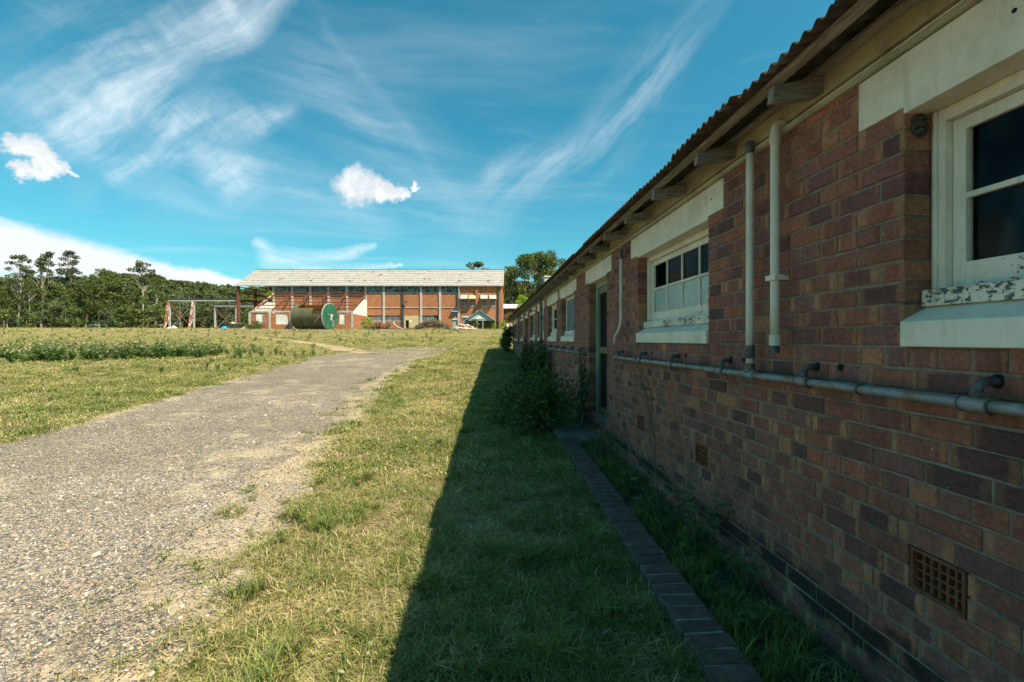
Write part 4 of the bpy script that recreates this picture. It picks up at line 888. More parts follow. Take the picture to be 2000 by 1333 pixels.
# crane runways
def runway(name, label, px0, px1, V, py, trest, w_, bmat, rake=1.1):
    e = tag(empty(name, (math.sin(TH) * WD, math.cos(TH) * WD, 0), -TH), label, 'gantry', 'rusted crane runways by the open bay')
    p, q = L(px0, py, V), L(px1, py, V); q.z = p.z
    MB().box((p.x, V - .15, p.z - .05), (q.x, V + .15, p.z + .28)).build('beam', MT['darksteel'], e)
    MB().box((p.x, V - .25, p.z - .22), (q.x, V + .25, p.z - .053)).build('bottom_flange', MT[bmat], e)
    tops = []
    for px in trest:
        t = L(px, py, V); zt = p.z - .22; zb = float(gz(WD + V)) - .3; tops.append((t.x, zt, zb))
        MB().box((t.x - .12, V - .12, zb), (t.x + .12, V + .12, zt)).build('leg', MT['greysteel'], e)
        if rake:
            MB().bar((t.x - .08, V - .2, zt), (t.x - .15, V - rake, zb), .22, .26).build('leg', MT[w_], e)
            MB().bar((t.x, V, zb + (zt - zb) * .48), (t.x - .12, V - rake * .6, zb + (zt - zb) * .48), .12, .14).bar((t.x, V - .1, zb + (zt - zb) * .46), (t.x - .14, V - rake * .9, zb + .5), .1, .12).build('brace', MT[w_], e)
    if len(tops) > 1:
        (xa, zt, zb), (xb, _, _) = tops[0], tops[1]
        MB().bar((xa + .1, V - .05, zt - .4), (xb - .2, V - .05, zb + .35), .12, .12).build('brace', MT['rust'], e)
        MB().bar((xa + .1, V + .05, zb + .3), (xb - .9, V + .05, zt - 1.2), .07, .07).build('brace', MT['greysteel'], e)
    return e
runway('crane_runway', 'near crane runway beam on two flaking rust-and-white A-frame trestles left of the shed', 331, 466, .3, 586.5, (331.5, 379), 'rustpaint', 'greysteel')
runway('crane_runway', 'lower grey crane runway behind, passing through the open bay of the shed', 420, 535, 11.0, 597, (420, 461), 'greysteel', 'greysteel', 0)

# cut-open tank
TD = 72.5; TZ = EYE + (665 - 619) / FPX * TD
T = tag(empty('storage_tank', at(612, 640, TD)), 'big olive-drab cut-open steel tank with a bright green round end', 'tank'); T.rotation_euler = (0, 0, -TH); tb = T.location.copy()
R_ = 1.9; ax = Vector((.974, -.225, 0)); sd_ = Vector((-.225, -.974, 0)); up = Vector((0, 0, 1)); cz = TZ - tb.z
cl = Vector((-2.5, .6, cz)); LEN = 5.3
def shell(name, t0, t1, f0, f1, r0, r1, mat, n=40):
    m = MB(); vs = []; fs = []
    for rr in (r0, r1):
        for t in (t0, t1):
            for i in range(n + 1):
                f = math.radians(f0 + (f1 - f0) * i / n); vs.append(cl + ax * t + (up * math.cos(f) + sd_ * math.sin(f)) * rr)
    k1 = n + 1
    for i in range(n): fs += [(i, i + 1, k1 + i + 1, k1 + i), (2 * k1 + i, 3 * k1 + i, 3 * k1 + i + 1, 2 * k1 + i + 1), (i, 2 * k1 + i, 2 * k1 + i + 1, i + 1), (k1 + i, k1 + i + 1, 3 * k1 + i + 1, 3 * k1 + i)]
    for i in (0, n): fs.append((i, k1 + i, 3 * k1 + i, 2 * k1 + i))
    return m.add(vs, fs).build(name, mat, T, recalc=True)
shell('shell', .9, 3.6, 50, 338, R_, R_ - .02, MT['tank']); shell('shell', 3.6, LEN, 80, 338, R_, R_ - .02, MT['tank']); shell('shell', 0, .9, -22, 338, R_, R_ - .02, MT['tank'])
shell('lining', .05, LEN - .05, 84, 336, R_ - .025, R_ - .035, MT['tank_in'])
def disc(name, t, r, th_, mat):
    m = MB(); m.tube([cl + ax * t, cl + ax * (t + th_)], r, 44); return m.build(name, mat, T)
disc('rear_end', 0, R_ - .03, .03, MT['tank_in']); disc('rim', LEN, R_ + .1, .12, MT['pier']); disc('green_end', LEN + .121, R_ + .02, .07, MT['green'])
p0 = cl + ax * (LEN + .25)
MB().bar(p0 - sd_ * .2 + up * .35, p0 - sd_ * .1 - up * .6, .12, .35, sd_).build('hinge_plate', MT['pier'], T); MB().bar(p0 - sd_ * 0 + up * .25 + sd_ * .9, p0 + up * .15 - sd_ * .7, .05, .07).build('hinge_arm', MT['greysteel'], T)
for s in (-.5, -.85): MB().bar(p0 + sd_ * s - up * .5, p0 + sd_ * (s + .1) - up * 1.5, .06, .05).build('drip_stay', MT['greysteel'], T)
MB().tube([p0 + sd_ * -.55 - up * .2, p0 + sd_ * -.55 - up * .2 + ax * .15], .16, 14).build('port', MT['darksteel'], T)
MB().bar(cl + ax * 4.9 + sd_ * (R_ + .05) - up * .1, cl + ax * 4.2 + sd_ * (R_ + .1) - up * 1.0, .05, .05).build('stay', MT['greysteel'], T)
for t in (1.0, 4.4): MB().box((cl.x + ax.x * t - .25, cl.y + ax.y * t - 1.3, -1.4), (cl.x + ax.x * t + .25, cl.y + ax.y * t + 1.3, cz - R_ * .86)).build('cradle', MT['darksteel'], T)

# ------------------------------------------------------------------ debris and lesser things in the yard
def onground(px, py, D=None):
    if D is None: return G(px, py)
    p = at(px, py, D); p.z = float(gz(p.y)); return p
def pile(name, label, cat, px, D, wpx, h, n, r, mat, part):
    c = onground(px, 640, D); e = tag(empty(name, c), label, cat); w_ = wpx / FPX * D / 2; m = MB()
    for q in range(n):
        a = rnd.uniform(-1, 1); b = rnd.uniform(-1, 1); rr = min(1, math.hypot(a, b)); z = h * (1 - rr) * rnd.uniform(.2, 1) + .05
        m.blob((a * w_, b * w_ * .45, z), r * rnd.uniform(.5, 1.5), .3, .8)
    m.build(part, mat, e); return e
pile('rubble_pile', 'heap of pale broken brick and stone in front of the gabled porch', 'rubble', 905, 74, 48, 1.1, 150, .22, MT['rubble'], 'stones')
pile('rubble_pile', 'small scatter of white rubble at the foot of the first gantry trestle', 'rubble', 337, 76, 12, .45, 22, .22, MT['whitepaint'], 'stones')
pile('rubble_pile', 'low pale rubble beside the lean-to left corner', 'rubble', 481, 73, 14, .5, 26, .2, MT['rubble'], 'stones')
pile('rubble_pile', 'pale stone heap beyond the right corner of the orange brick shed', 'rubble', 994, 86, 26, 1.7, 60, .35, MT['rubble'], 'stones')
def brush(name, label, px, D, wpx, h, n, seed):
    r = random.Random(seed); c = onground(px, 640, D); e = tag(empty(name, c), label, 'brush pile'); w_ = wpx / FPX * D / 2; m = MB(); lv = MB()
    for q in range(n):
        a = r.gauss(0, .45); b = r.gauss(0, .45); hh = h * max(.1, 1 - abs(a) ** 1.5) * r.uniform(.3, 1)
        d = Vector((r.uniform(-1, 1), r.uniform(-1, 1), r.uniform(-.3, .5))).normalized() * r.uniform(.3, 1.0); p = Vector((a * w_, b * w_ * .4, hh))
        m.tube([p - d * .5, p + d * .5], [.025, .008], 4, cap=False)
        for s in range(3):
            q_ = p + d * r.uniform(-.5, .5); x = Vector((r.uniform(-1, 1), r.uniform(-1, 1), r.uniform(-1, 1))) * .16; y_ = Vector((r.uniform(-1, 1), r.uniform(-1, 1), r.uniform(-1, 1))) * .1
            lv.add([q_, q_ + x, q_ + x + y_, q_ + y_], [(0, 1, 2, 3)])
    m.build('branches', MT['bark_dark'], e); lv.build('dead_leaves', MT['deadleaf'], e, recalc=False)
MT['deadleaf'] = plain('grey_dead_leaf', (.16, .14, .075), (.24, .20, .11), 6, 0.9, .1, obj=True)
brush('brush_pile', 'wide grey-green heap of cut brush before the row of ground-floor windows', 845, 73, 84, 1.5, 900, 3)
brush('brush_pile', 'smaller dead brush heap beside the red drum', 745, 72, 60, .9, 420, 4)
c = onground(770, 644, 70.5); e = tag(empty('fallen_log', c), 'bleached forked log leaning out of the brush', 'log')
MB().tube([(-.2, .2, 1.15), (0, .1, .75), (.6, 0, .35), (1.3, -.3, .1)], [.12, .13, .14, .16], 9).build('trunk', MT['bark'], e); MB().tube([(0, .1, .75), (-.1, .3, 1.0), (.05, .4, 1.3)], [.1, .08, .05], 7).build('branch', MT['bark'], e)
c = onground(758, 650, 69); tag(MB().tube([c + Vector((-1.1, 0, .08)), c + Vector((.6, .2, .1))], [.09, .05], 8).build('timber_pole', MT['bark']), 'thin pale pole lying on the grass in front of the brush', 'pole')
c = onground(750, 640, 71.5); e = tag(empty('oil_drum', c), 'red drum lying on its side in the brush', 'drum')
MB().tube([(-.55, 0, .45), (.35, 0, .45)], .32, 16).build('body', plain('faded_red_paint', (.34, .06, .035), (.22, .05, .03), 3, .7), e); MB().tube([(.36, 0, .45), (.4, 0, .45)], .34, 16).build('end_ring', MT['darksteel'], e); MB().tube([(-.12, 0, .45), (-.08, 0, .45)], .335, 16).build('rib', MT['rust'], e)
c = onground(438, 640, 76); m = MB(); n = 12
vs = [(c.x + (i / n - .5) * 1.1, c.y + (j / n - .5) * .9, c.z + .42 * max(0, 1 - ((i / n - .5) ** 2 + (j / n - .5) ** 2) * 3.6) * (.8 + .3 * rnd.random())) for j in range(n + 1) for i in range(n + 1)]
m.add(vs, [(j * (n + 1) + i, j * (n + 1) + i + 1, (j + 1) * (n + 1) + i + 1, (j + 1) * (n + 1) + i) for j in range(n) for i in range(n)])
tag(m.build('blue_tarp', plain('bright_blue_plastic', (.015, .30, .55), (.01, .22, .45), 5, .4)), 'bright blue plastic tarp crumpled on the grass left of the shed', 'tarp')
c = onground(446, 640, 78); e = tag(empty('scrap_bin', c), 'dark open scrap bin beside the rusted corner column', 'bin')
MB().prism([(.2, 0, .1), (1.5, 0, .1), (1.7, 0, .8), (0, 0, .8)], (0, .9, 0)).build('body', MT['darksteel'], e); MB().box((-.03, -.04, .8), (1.73, .94, .86)).build('rim', MT['greysteel'], e); MB().blob((.5, .4, .9), .3).build('contents', MT['cream'], e)
# shed with rust-streaked iron at the right, behind the corner
SB = tag(empty('iron_shed', onground(1010, 640, 96)), 'low shed with a pale roof and rust-streaked iron wall right of the factory', 'shed'); SB.rotation_euler = (0, 0, -TH)
MT['streaked'] = plain('rust_streaked_iron', (.30, .12, .06), (.10, .055, .04), 0.9, .85, .3, .01, stretch=(1.2, 1.2, .35), obj=True, c3=(.36, .27, .2), s3=1.4, t3=(.55, .7))
MB().box((-3.0, 0, -.3), (9, .1, 4.2)).build('wall', MT['streaked'], SB); m = MB()
for q in range(40): u = -3 + q * .3; m.box((u, -.04, -.3), (u + .1, -.003, 4.2))
m.build('wall_ribs', MT['streaked'], SB)
MB().prism([(-3.2, -.5, 4.3), (-3.2, 5, 5.5), (-3.2, 5, 5.56), (-3.2, -.5, 4.36)], (12.4, 0, 0)).build('roof', MT['whitepaint'], SB); MB().box((-3, 4.9, -.3), (9, 5, 5.4)).build('rear_wall', MT['streaked'], SB)
MB().box((8.9, .1, -.3), (9, 4.9, 4.2)).build('side_wall', MT['streaked'], SB)
MB().tube([(.1, -.2, 4.2), (.1, -.2, 5.0)], .09, 8).build('flue', MT['darksteel'], SB)
# white caravan and hut under the trees, fence post
c = onground(179, 634, 132); e = tag(empty('caravan', c), 'small white caravan half hidden between trunks under the trees', 'caravan')
MB().prism([(-.9, 0, .5), (-.9, 0, 1.9), (-.6, 0, 2.2), (.9, 0, 2.2), (1.0, 0, 1.8), (1.0, 0, .5)], (0, 1.8, 0)).build('body', MT['whitepaint'], e, bevel=.05); MB().box((-.4, -.02, 1.2), (.5, -.001, 1.75)).build('window', MT['dimglass'], e); MB().tube([(.1, -.06, .35), (.1, .15, .35)], .33, 16).build('wheel', MT['darksteel'], e)
c = onground(306, 634, 130); e = tag(empty('garden_hut', c), 'tiny hut with a pinkish roof behind the pale slender trunk', 'hut')
MB().box((-1, 0, 0), (1, 1.6, 1.5)).build('wall', MT['cream'], e); MB().prism([(-1.2, -.2, 1.5), (-1.2, .8, 2.1), (-1.2, 1.8, 1.5)], (2.4, 0, 0)).build('roof', MT['rubble'], e); MB().box((-.3, -.02, .1), (.3, -.002, 1.3)).build('door', MT['darksteel'], e)
c = onground(7, 650, 60); e = tag(empty('fence_post', c), 'leaning weathered fence post at the far left edge of the field', 'post')
MB().tube([(0, 0, -.2), (.03, 0, 1.2), (.06, 0, 1.35)], [.07, .06, .055], 7).build('post', MT['bark_dark'], e); MB().bar((-.25, 0, 1.28), (.3, 0, 1.31), .05, .06).build('cross_piece', MT['bark_dark'], e)
# ------------------------------------------------------------------ vegetation
def leaf_cards(C, n_hat, size, r, asp=0.5):
    """bent leaf cards: C (n,3) centres; returns V, F(quads)"""
    n = len(C); a = r.normal(size=(n, 3)); a /= np.linalg.norm(a, axis=1)[:, None]; b = r.normal(size=(n, 3)); b -= (b * a).sum(1)[:, None] * a; b /= np.linalg.norm(b, axis=1)[:, None]
    s = size * r.uniform(.55, 1.35, n)[:, None]
    P = [C - a * s, C + b * s * asp, C + a * s, C - b * s * asp]
    V = np.stack(P, 1).reshape(-1, 3); F = np.arange(4 * n).reshape(n, 4); return V, F
def crown_mesh(name, clusters, per, leaf, mat, seed, flat=.62, asp=.5):
    r = np.random.default_rng(seed); VV, FF, TT = [], [], []; off = 0
    for (c, rad) in clusters:
        n = max(8, int(per * rad ** 2)); d = r.normal(size=(n, 3)); d /= np.linalg.norm(d, axis=1)[:, None]
        rr = rad * r.uniform(.35, 1.0, n) ** .6 * (1 + .25 * np.sin(5 * d[:, 0] + seed) * np.cos(4 * d[:, 1]))
        C = np.array(c) + d * rr[:, None] * np.array([1, 1, flat]); V, F = leaf_cards(C, None, leaf, r, asp)
        t = np.clip(r.uniform(.1, .75) + r.normal(0, .17, n), 0, 1)
        VV.append(V); FF.append(F + off); TT.append(np.repeat(t, 4)); off += len(V)
    return npmesh(name, np.concatenate(VV), np.concatenate(FF), mat, {'tone': ('POINT', np.concatenate(TT))})
def gum(name, label, base, H, R, seed, bare=.45, mat='gum', ncl=30, leaf=.26, per=75, group=None, lean=0.0, tr=.24, bark='bark', top_heavy=1.0, crad=(.16, .3)):
    r = random.Random(seed); e = tag(empty(name, base), label, 'tree', group)
    m = MB(); pts = []; x = y = 0.0
    for i in range(7):
        t = i / 6; pts.append(Vector((x + lean * t * H, y, t * H * .82 - (.3 if i == 0 else 0)))); x += r.uniform(-.02, .02) * H * .6; y += r.uniform(-.02, .02) * H * .6
    m.tube(pts, [tr * (1 - .8 * i / 6) for i in range(7)], 8); cl = []
    for q in range(ncl):
        t = bare + (1 - bare) * (r.random() ** (1 / top_heavy)); a = r.uniform(0, 6.28)
        env = math.sin(math.pi * min(1, max(.08, (t - bare) / (1 - bare) * .86 + .12))) ** .6
        rad = R * env * math.sqrt(r.uniform(.05, 1)); tt = min(.999, t / .82); i = int(tt * 6); p = pts[i].lerp(pts[min(6, i + 1)], tt * 6 - i)
        c = Vector((p.x + rad * math.cos(a), p.y + rad * math.sin(a), t * H)); cr = R * r.uniform(*crad) + .25
        cl.append((tuple(c), cr))
        if r.random() < .45:
            s = max(bare * .75, t - .22); tt = min(.999, s / .82); i = int(tt * 6); p0 = pts[i].lerp(pts[min(6, i + 1)], tt * 6 - i); mid = p0.lerp(c, .55) + Vector((0, 0, .05 * H * r.uniform(-.3, 1)))
            m.tube([p0, mid, c], [tr * .42 * (1 - s * .5), tr * .25, tr * .08], 5, cap=False)
    m.build('trunk', MT[bark], e, smooth=True); link(bpy.data.objects.new('crown', crown_mesh('crown', cl, per, leaf, MT[mat], seed)), e); return e
def gp(px, D): p = at(px, 640, D); return (p.x, p.y, float(gz(p.y)) - .1)

# trees that stand out in the belt on the left
def TH_(py, D, base): return EYE + (665 - py) / FPX * D - base[2]
spec = [('gum_tree', 'tall gum with a bare pale trunk and airy top at the far left', 37, 503, 140, 3.1, .40, 'gumblue', 46, .013, 1.15),
        ('gum_tree', 'tall gum with an orange-lit trunk, second of the tall trunks from the left', 81, 512, 138, 2.8, .42, 'gum', 40, 0.0, 1.0),
        ('gum_tree', 'tall feathery blue-green gum behind the orange-lit trunk', 97, 500, 150, 2.7, .4, 'gumblue', 44, 0, 1.2),
        ('gum_tree', 'tall conical blue-green gum rising highest in the middle of the belt', 135, 501, 156, 3.6, .45, 'gumblue', 50, 0, .8),
        ('gum_tree', 'lone round-topped gum standing above the belt on a bare stem', 277, 512, 134, 2.9, .66, 'gum', 28, 0, 1.3),
        ('gum_tree', 'forked white-trunked gum at the front of the belt', 166, 560, 126, 4.4, .42, 'gum', 34, .02, 1.0),
        ('gum_tree', 'bright yellow-green gum on a slender pale trunk beside the gantry', 303, 558, 122, 3.0, .38, 'gumlight', 26, 0, 1.0),
        ('gum_tree', 'large lime-tinted rounded gum near the centre of the belt', 208, 531, 142, 5.4, .28, 'gumlight', 46, 0, 1.0),
        ('gum_tree', 'slender gum with a thin white trunk between the two tall left trunks', 58, 545, 134, 2.6, .45, 'gum', 24, .02, 1.0),
        ('gum_tree', 'dark gum with twin thin stems right of the forked trunk', 194, 556, 128, 2.6, .4, 'gum', 24, 0, 1.0)]
for i, (nm, lb, px, py, D, R, bare, mt, ncl, lean, th_) in enumerate(spec):
    b = gp(px, D); gum(nm, lb, b, TH_(py - (7 if i < 4 else 0), D, b), R, 100 + i, bare, mt, ncl, lean=lean, group='gum trees in the belt on the left', top_heavy=th_, tr=.30 if i < 6 else .2, crad=(.15, .27) if i < 5 else (.16, .3))
ORD = 'first second third fourth fifth sixth seventh eighth ninth tenth eleventh twelfth thirteenth fourteenth fifteenth sixteenth'.split()
fill = [(-14, 548), (8, 548), (24, 560), (50, 538), (70, 536), (108, 545), (120, 552), (150, 540), (172, 545), (182, 538), (228, 546), (244, 556), (262, 548), (288, 552), (318, 566), (332, 574)]
for i, (px, py) in enumerate(fill):
    D = 141 + (i * 7) % 17; b = gp(px, D)
    gum('gum_tree', 'mid-height %s gum, %s from the left in the dense middle of the left belt' % (('dark', 'yellow-green', 'dark', 'blue-green')[i % 4], ORD[i]), b, TH_(py + 7 + (i * 5) % 9, D, b), 3.5 + (i % 3) * .7, 200 + i, .16, ('gum', 'gumlight', 'gum', 'gumblue')[i % 4], 46, group='mid-height gums massed in the left belt', tr=.2, per=70)
und = [(15, 600, 128), (52, 606, 126), (112, 596, 120), (128, 590, 121), (142, 600, 119), (212, 606, 119), (228, 596, 121), (246, 600, 118), (262, 604, 117), (290, 604, 117), (330, 600, 120), (352, 598, 118), (376, 600, 121), (400, 604, 118), (424, 590, 115), (442, 598, 118), (408, 586, 128), (455, 600, 120), (500, 602, 116)]
for i, (px, py, D) in enumerate(und):
    b = gp(px, D); gum('understorey_tree', ('low bushy tree at the foot of the left belt, %s from the left' % ORD[i]) if px < 310 else ('low bushy tree behind the gantry, %s from the left' % ORD[sorted(p_[0] for p_ in und if p_[0] >= 310).index(px)]), b, TH_(py, D, b), 2.4 + (i % 3) * .4, 300 + i, .05, ('gum', 'gumblue', 'gumlight')[(i * 2) % 3 if i % 4 else 0], 26, group='low trees under the left belt' if px < 310 else 'low trees behind the gantry', tr=.12, per=70)
b = gp(1040, 112); gum('gum_tree', 'big spreading gum with white limbs above the near roof line', b, TH_(500, 112, b), 7.6, 401, .40, 'gum', 70, leaf=.24, per=85, tr=.4, crad=(.13, .24))
b = gp(1078, 118); gum('gum_tree', 'darker gum merging with the big spreading gum on its right', b, TH_(497, 118, b), 4.6, 402, .35, 'gumblue', 44, leaf=.24, per=80, tr=.3)
b = gp(1000, 124); gum('gum_tree', 'dark gum close behind the right corner of the factory roof', b, TH_(532, 124, b), 4.4, 403, .25, 'gum', 40, leaf=.26, per=75, tr=.28)
b = gp(932, 130); gum('gum_tree', 'distant gum whose top just clears the factory ridge', b, TH_(517, 130, b), 4.2, 404, .5, 'gum', 34, leaf=.27, per=75, tr=.3)
b = gp(1019, 90); gum('lime_bush', 'bright lime-green bush in front of the rust-streaked shed', b, TH_(578, 90, b), 1.25, 405, .25, 'lime', 26, leaf=.13, per=260, tr=.06)
b = gp(998, 87); gum('green_bush', 'small green bush low against the rust-streaked wall', b, TH_(612, 87, b), 1.3, 406, .05, 'gumlight', 16, leaf=.14, per=200, tr=.06)
for i, (px, D, h, R, mt, lb) in enumerate([(716, 73, 2.1, .75, 'lime', 'bright green creeper bush at the right foot of the lean-to'), (962, 79.5, 1.3, .6, 'lime', 'small bright bush right of the porch'),
        (982, 79.5, 1.3, .55, 'lime', 'small bright bush at the right corner of the factory'), (926, 77, 1.6, .6, 'gumlight', 'bush growing by the left porch post'), (500, 73, 1.1, 1.2, 'gum', 'low bush before the white panel of the lean-to'),
        (528, 80.6, 1.2, .5, 'lime', 'tuft of bright leaves growing high in the lean-to frame')]):
    b = list(gp(px, D))
    if i == 5: b[2] = Z(583)
    gum('bush', lb, b, h, R, 420 + i, .02, mt, 14, leaf=.12, per=260, tr=.05)

# wooded hill behind
hx = np.linspace(-520, 420, 95); hy = np.linspace(185, 640, 60); HX, HY = np.meshgrid(hx, hy)
def hz(x, y):
    ridge = 34 + 3.5 * np.sin(x * .017 + 1) + 2.5 * np.sin(x * .041) - 16 * np.clip((x + 10) / 120, 0, 1) + 10 * np.clip((-x - 190) / 150, -.6, 1) * 0
    t = np.clip((y - 185) / 235, 0, 1); up_ = t * t * (3 - 2 * t); back = np.clip((y - 430) / 260, 0, 1)
    return 5.5 + ridge * up_ * (1 - .45 * back) + 1.5 * np.sin(x * .06) * np.sin(y * .05) * up_
q = (np.arange(59)[:, None] * 95 + np.arange(94)[None]).ravel()
tag(link(bpy.data.objects.new('hill', npmesh('hill', np.stack([HX.ravel(), HY.ravel(), hz(HX, HY).ravel()], 1), np.stack([q, q + 1, q + 96, q + 95], 1), MT['hill'], smooth=True))), kind='structure')

SRC = bpy.data.collections.new('scatter_sources')
def scatter(name, P, rot, sc, idx, srcs, label):
    """one object: every point carries one of the source meshes (geometry nodes)"""
    me = bpy.data.meshes.new(name); n = len(P); me.vertices.add(n); me.vertices.foreach_set('co', np.asarray(P, np.float32).ravel())
    a = me.attributes.new('rot', 'FLOAT_VECTOR', 'POINT'); a.data.foreach_set('vector', np.asarray(rot, np.float32).ravel())
    a = me.attributes.new('sc', 'FLOAT_VECTOR', 'POINT'); a.data.foreach_set('vector', np.asarray(sc, np.float32).ravel())
    a = me.attributes.new('idx', 'INT', 'POINT'); a.data.foreach_set('value', np.asarray(idx, np.int32))
    me.update(); o = bpy.data.objects.new(name, me); link(o); tag(o, label, None, None, 'stuff')
    c = bpy.data.collections.new(name + '_sources')
    for i, s in enumerate(srcs): c.objects.link(bpy.data.objects.new('%s_src_%02d' % (name, i), s))
    ng = bpy.data.node_groups.new(name, 'GeometryNodeTree'); ng.interface.new_socket('Geometry', in_out='INPUT', socket_type='NodeSocketGeometry'); ng.interface.new_socket('Geometry', in_out='OUTPUT', socket_type='NodeSocketGeometry')
    nd = ng.nodes; gi = nd.new('NodeGroupInput'); go = nd.new('NodeGroupOutput'); ip = nd.new('GeometryNodeInstanceOnPoints'); ci = nd.new('GeometryNodeCollectionInfo')
    ci.inputs['Collection'].default_value = c; ci.inputs['Separate Children'].default_value = True; ci.inputs['Reset Children'].default_value = True
    def na(nm, t): x = nd.new('GeometryNodeInputNamedAttribute'); x.data_type = t; x.inputs['Name'].default_value = nm; return x.outputs['Attribute']
    er = nd.new('FunctionNodeEulerToRotation'); lk = ng.links.new
    lk(gi.outputs[0], ip.inputs['Points']); lk(ci.outputs[0], ip.inputs['Instance']); ip.inputs['Pick Instance'].default_value = True
    lk(na('idx', 'INT'), ip.inputs['Instance Index']); lk(na('rot', 'FLOAT_VECTOR'), er.inputs[0]); lk(er.outputs[0], ip.inputs['Rotation']); lk(na('sc', 'FLOAT_VECTOR'), ip.inputs['Scale']); lk(ip.outputs[0], go.inputs[0])
    o.modifiers.new('scatter', 'NODES').node_group = ng; return o
r = np.random.default_rng(5)
tsrc = []
for i in range(6):
    rr = random.Random(700 + i); cl = [((rr.gauss(0, 1.5), rr.gauss(0, 1.5), rr.uniform(3.0, 8.5)), rr.uniform(.9, 1.7)) for _ in range(13)]
    tsrc.append(crown_mesh('hill_tree', cl, 34, .48, MT[('gum', 'gum', 'gumblue', 'gumlight', 'gumblue', 'gum')[i]], 700 + i))
n = 6500; px_ = r.uniform(-480, 300, n); py_ = 190 + 300 * r.uniform(0, 1, n) ** .9; pz_ = hz(px_, py_)
scatter('hill_forest', np.stack([px_, py_, pz_ - 1.8], 1), np.stack([np.zeros(n), np.zeros(n), r.uniform(0, 6.28, n)], 1), np.repeat(r.uniform(.8, 1.5, n)[:, None], 3, 1), r.integers(0, 6, n), tsrc, 'dense gum forest covering the far hillside')

# grass
def tuft(nb, h, spread, w, seed, tone, curl=.6, ts=.22):
    q = np.random.default_rng(seed); V, F, T = [], [], []
    for i in range(nb):
        a = q.uniform(0, 6.28); d = np.array([math.cos(a), math.sin(a), 0]); s = np.array([-d[1], d[0], 0]); o_ = np.array([q.normal(0, spread), q.normal(0, spread), -.004]); hh = h * q.uniform(.45, 1.25); c = curl * q.uniform(.3, 1.5) * hh; ww = w * q.uniform(.7, 1.3)
        p = [o_, o_ + d * c * .22 + np.array([0, 0, hh * .55]), o_ + d * c + np.array([0, 0, hh * q.uniform(.6, 1)])]
        b = len(V); V += [p[0] - s * ww, p[0] + s * ww, p[1] + s * ww * .8, p[1] - s * ww * .8, p[2] + s * ww * .15, p[2] - s * ww * .15]
        F += [(b, b + 1, b + 2, b + 3), (b + 3, b + 2, b + 4, b + 5)]; t = float(np.clip(tone + q.normal(0, ts), 0, 1)); T += [t] * 6
    return npmesh('tuft', np.array(V), np.array(F), MT['grass'], {'tone': ('POINT', T)})
g_near = [tuft(15, .048, .030, .0024, 1, .38, 1.2, .3), tuft(15, .042, .034, .0023, 2, .62, 1.5, .32), tuft(15, .012, .045, .0021, 3, .93, 6.0, .2), tuft(17, .052, .024, .0024, 4, .16, 1.0), tuft(15, .015, .042, .0021, 5, .80, 4.5, .3), tuft(42, .105, .022, .0021, 6, .28, .9), tuft(30, .075, .03, .0019, 7, .72, 1.2)]
g_mid = [tuft(32, .034, .075, .0046, 11, .42, 1.0), tuft(32, .030, .08, .0044, 12, .68, 1.3), tuft(30, .024, .085, .0044, 13, .95, 2.0), tuft(32, .042, .065, .0046, 14, .2, .9), tuft(30, .022, .09, .0044, 15, .84, 2.2), tuft(40, .10, .055, .0045, 16, .28, .8), tuft(34, .07, .06, .004, 17, .75, 1.0)]
g_far = [tuft(34, .055, .26, .014, 21, .5, 1.2), tuft(34, .05, .28, .014, 22, .74, 1.4), tuft(34, .04, .28, .014, 23, .95, 1.8), tuft(34, .065, .22, .014, 24, .28, 1.0), tuft(30, .04, .3, .014, 25, .86, 1.8), tuft(40, .16, .14, .015, 26, .2, .6), tuft(34, .1, .2, .014, 27, .78, .8)]
def vnoise(x, y, s, seed):
    q = np.random.default_rng(seed).uniform(0, 1, (64, 64)); x, y = x * s, y * s; xi, yi = np.floor(x).astype(int), np.floor(y).astype(int); fx, fy = x - xi, y - yi; fx, fy = fx * fx * (3 - 2 * fx), fy * fy * (3 - 2 * fy)
    f = lambda a, b: q[a % 64, b % 64]
    return (f(xi, yi) * (1 - fx) + f(xi + 1, yi) * fx) * (1 - fy) + (f(xi, yi + 1) * (1 - fx) + f(xi + 1, yi + 1) * fx) * fy
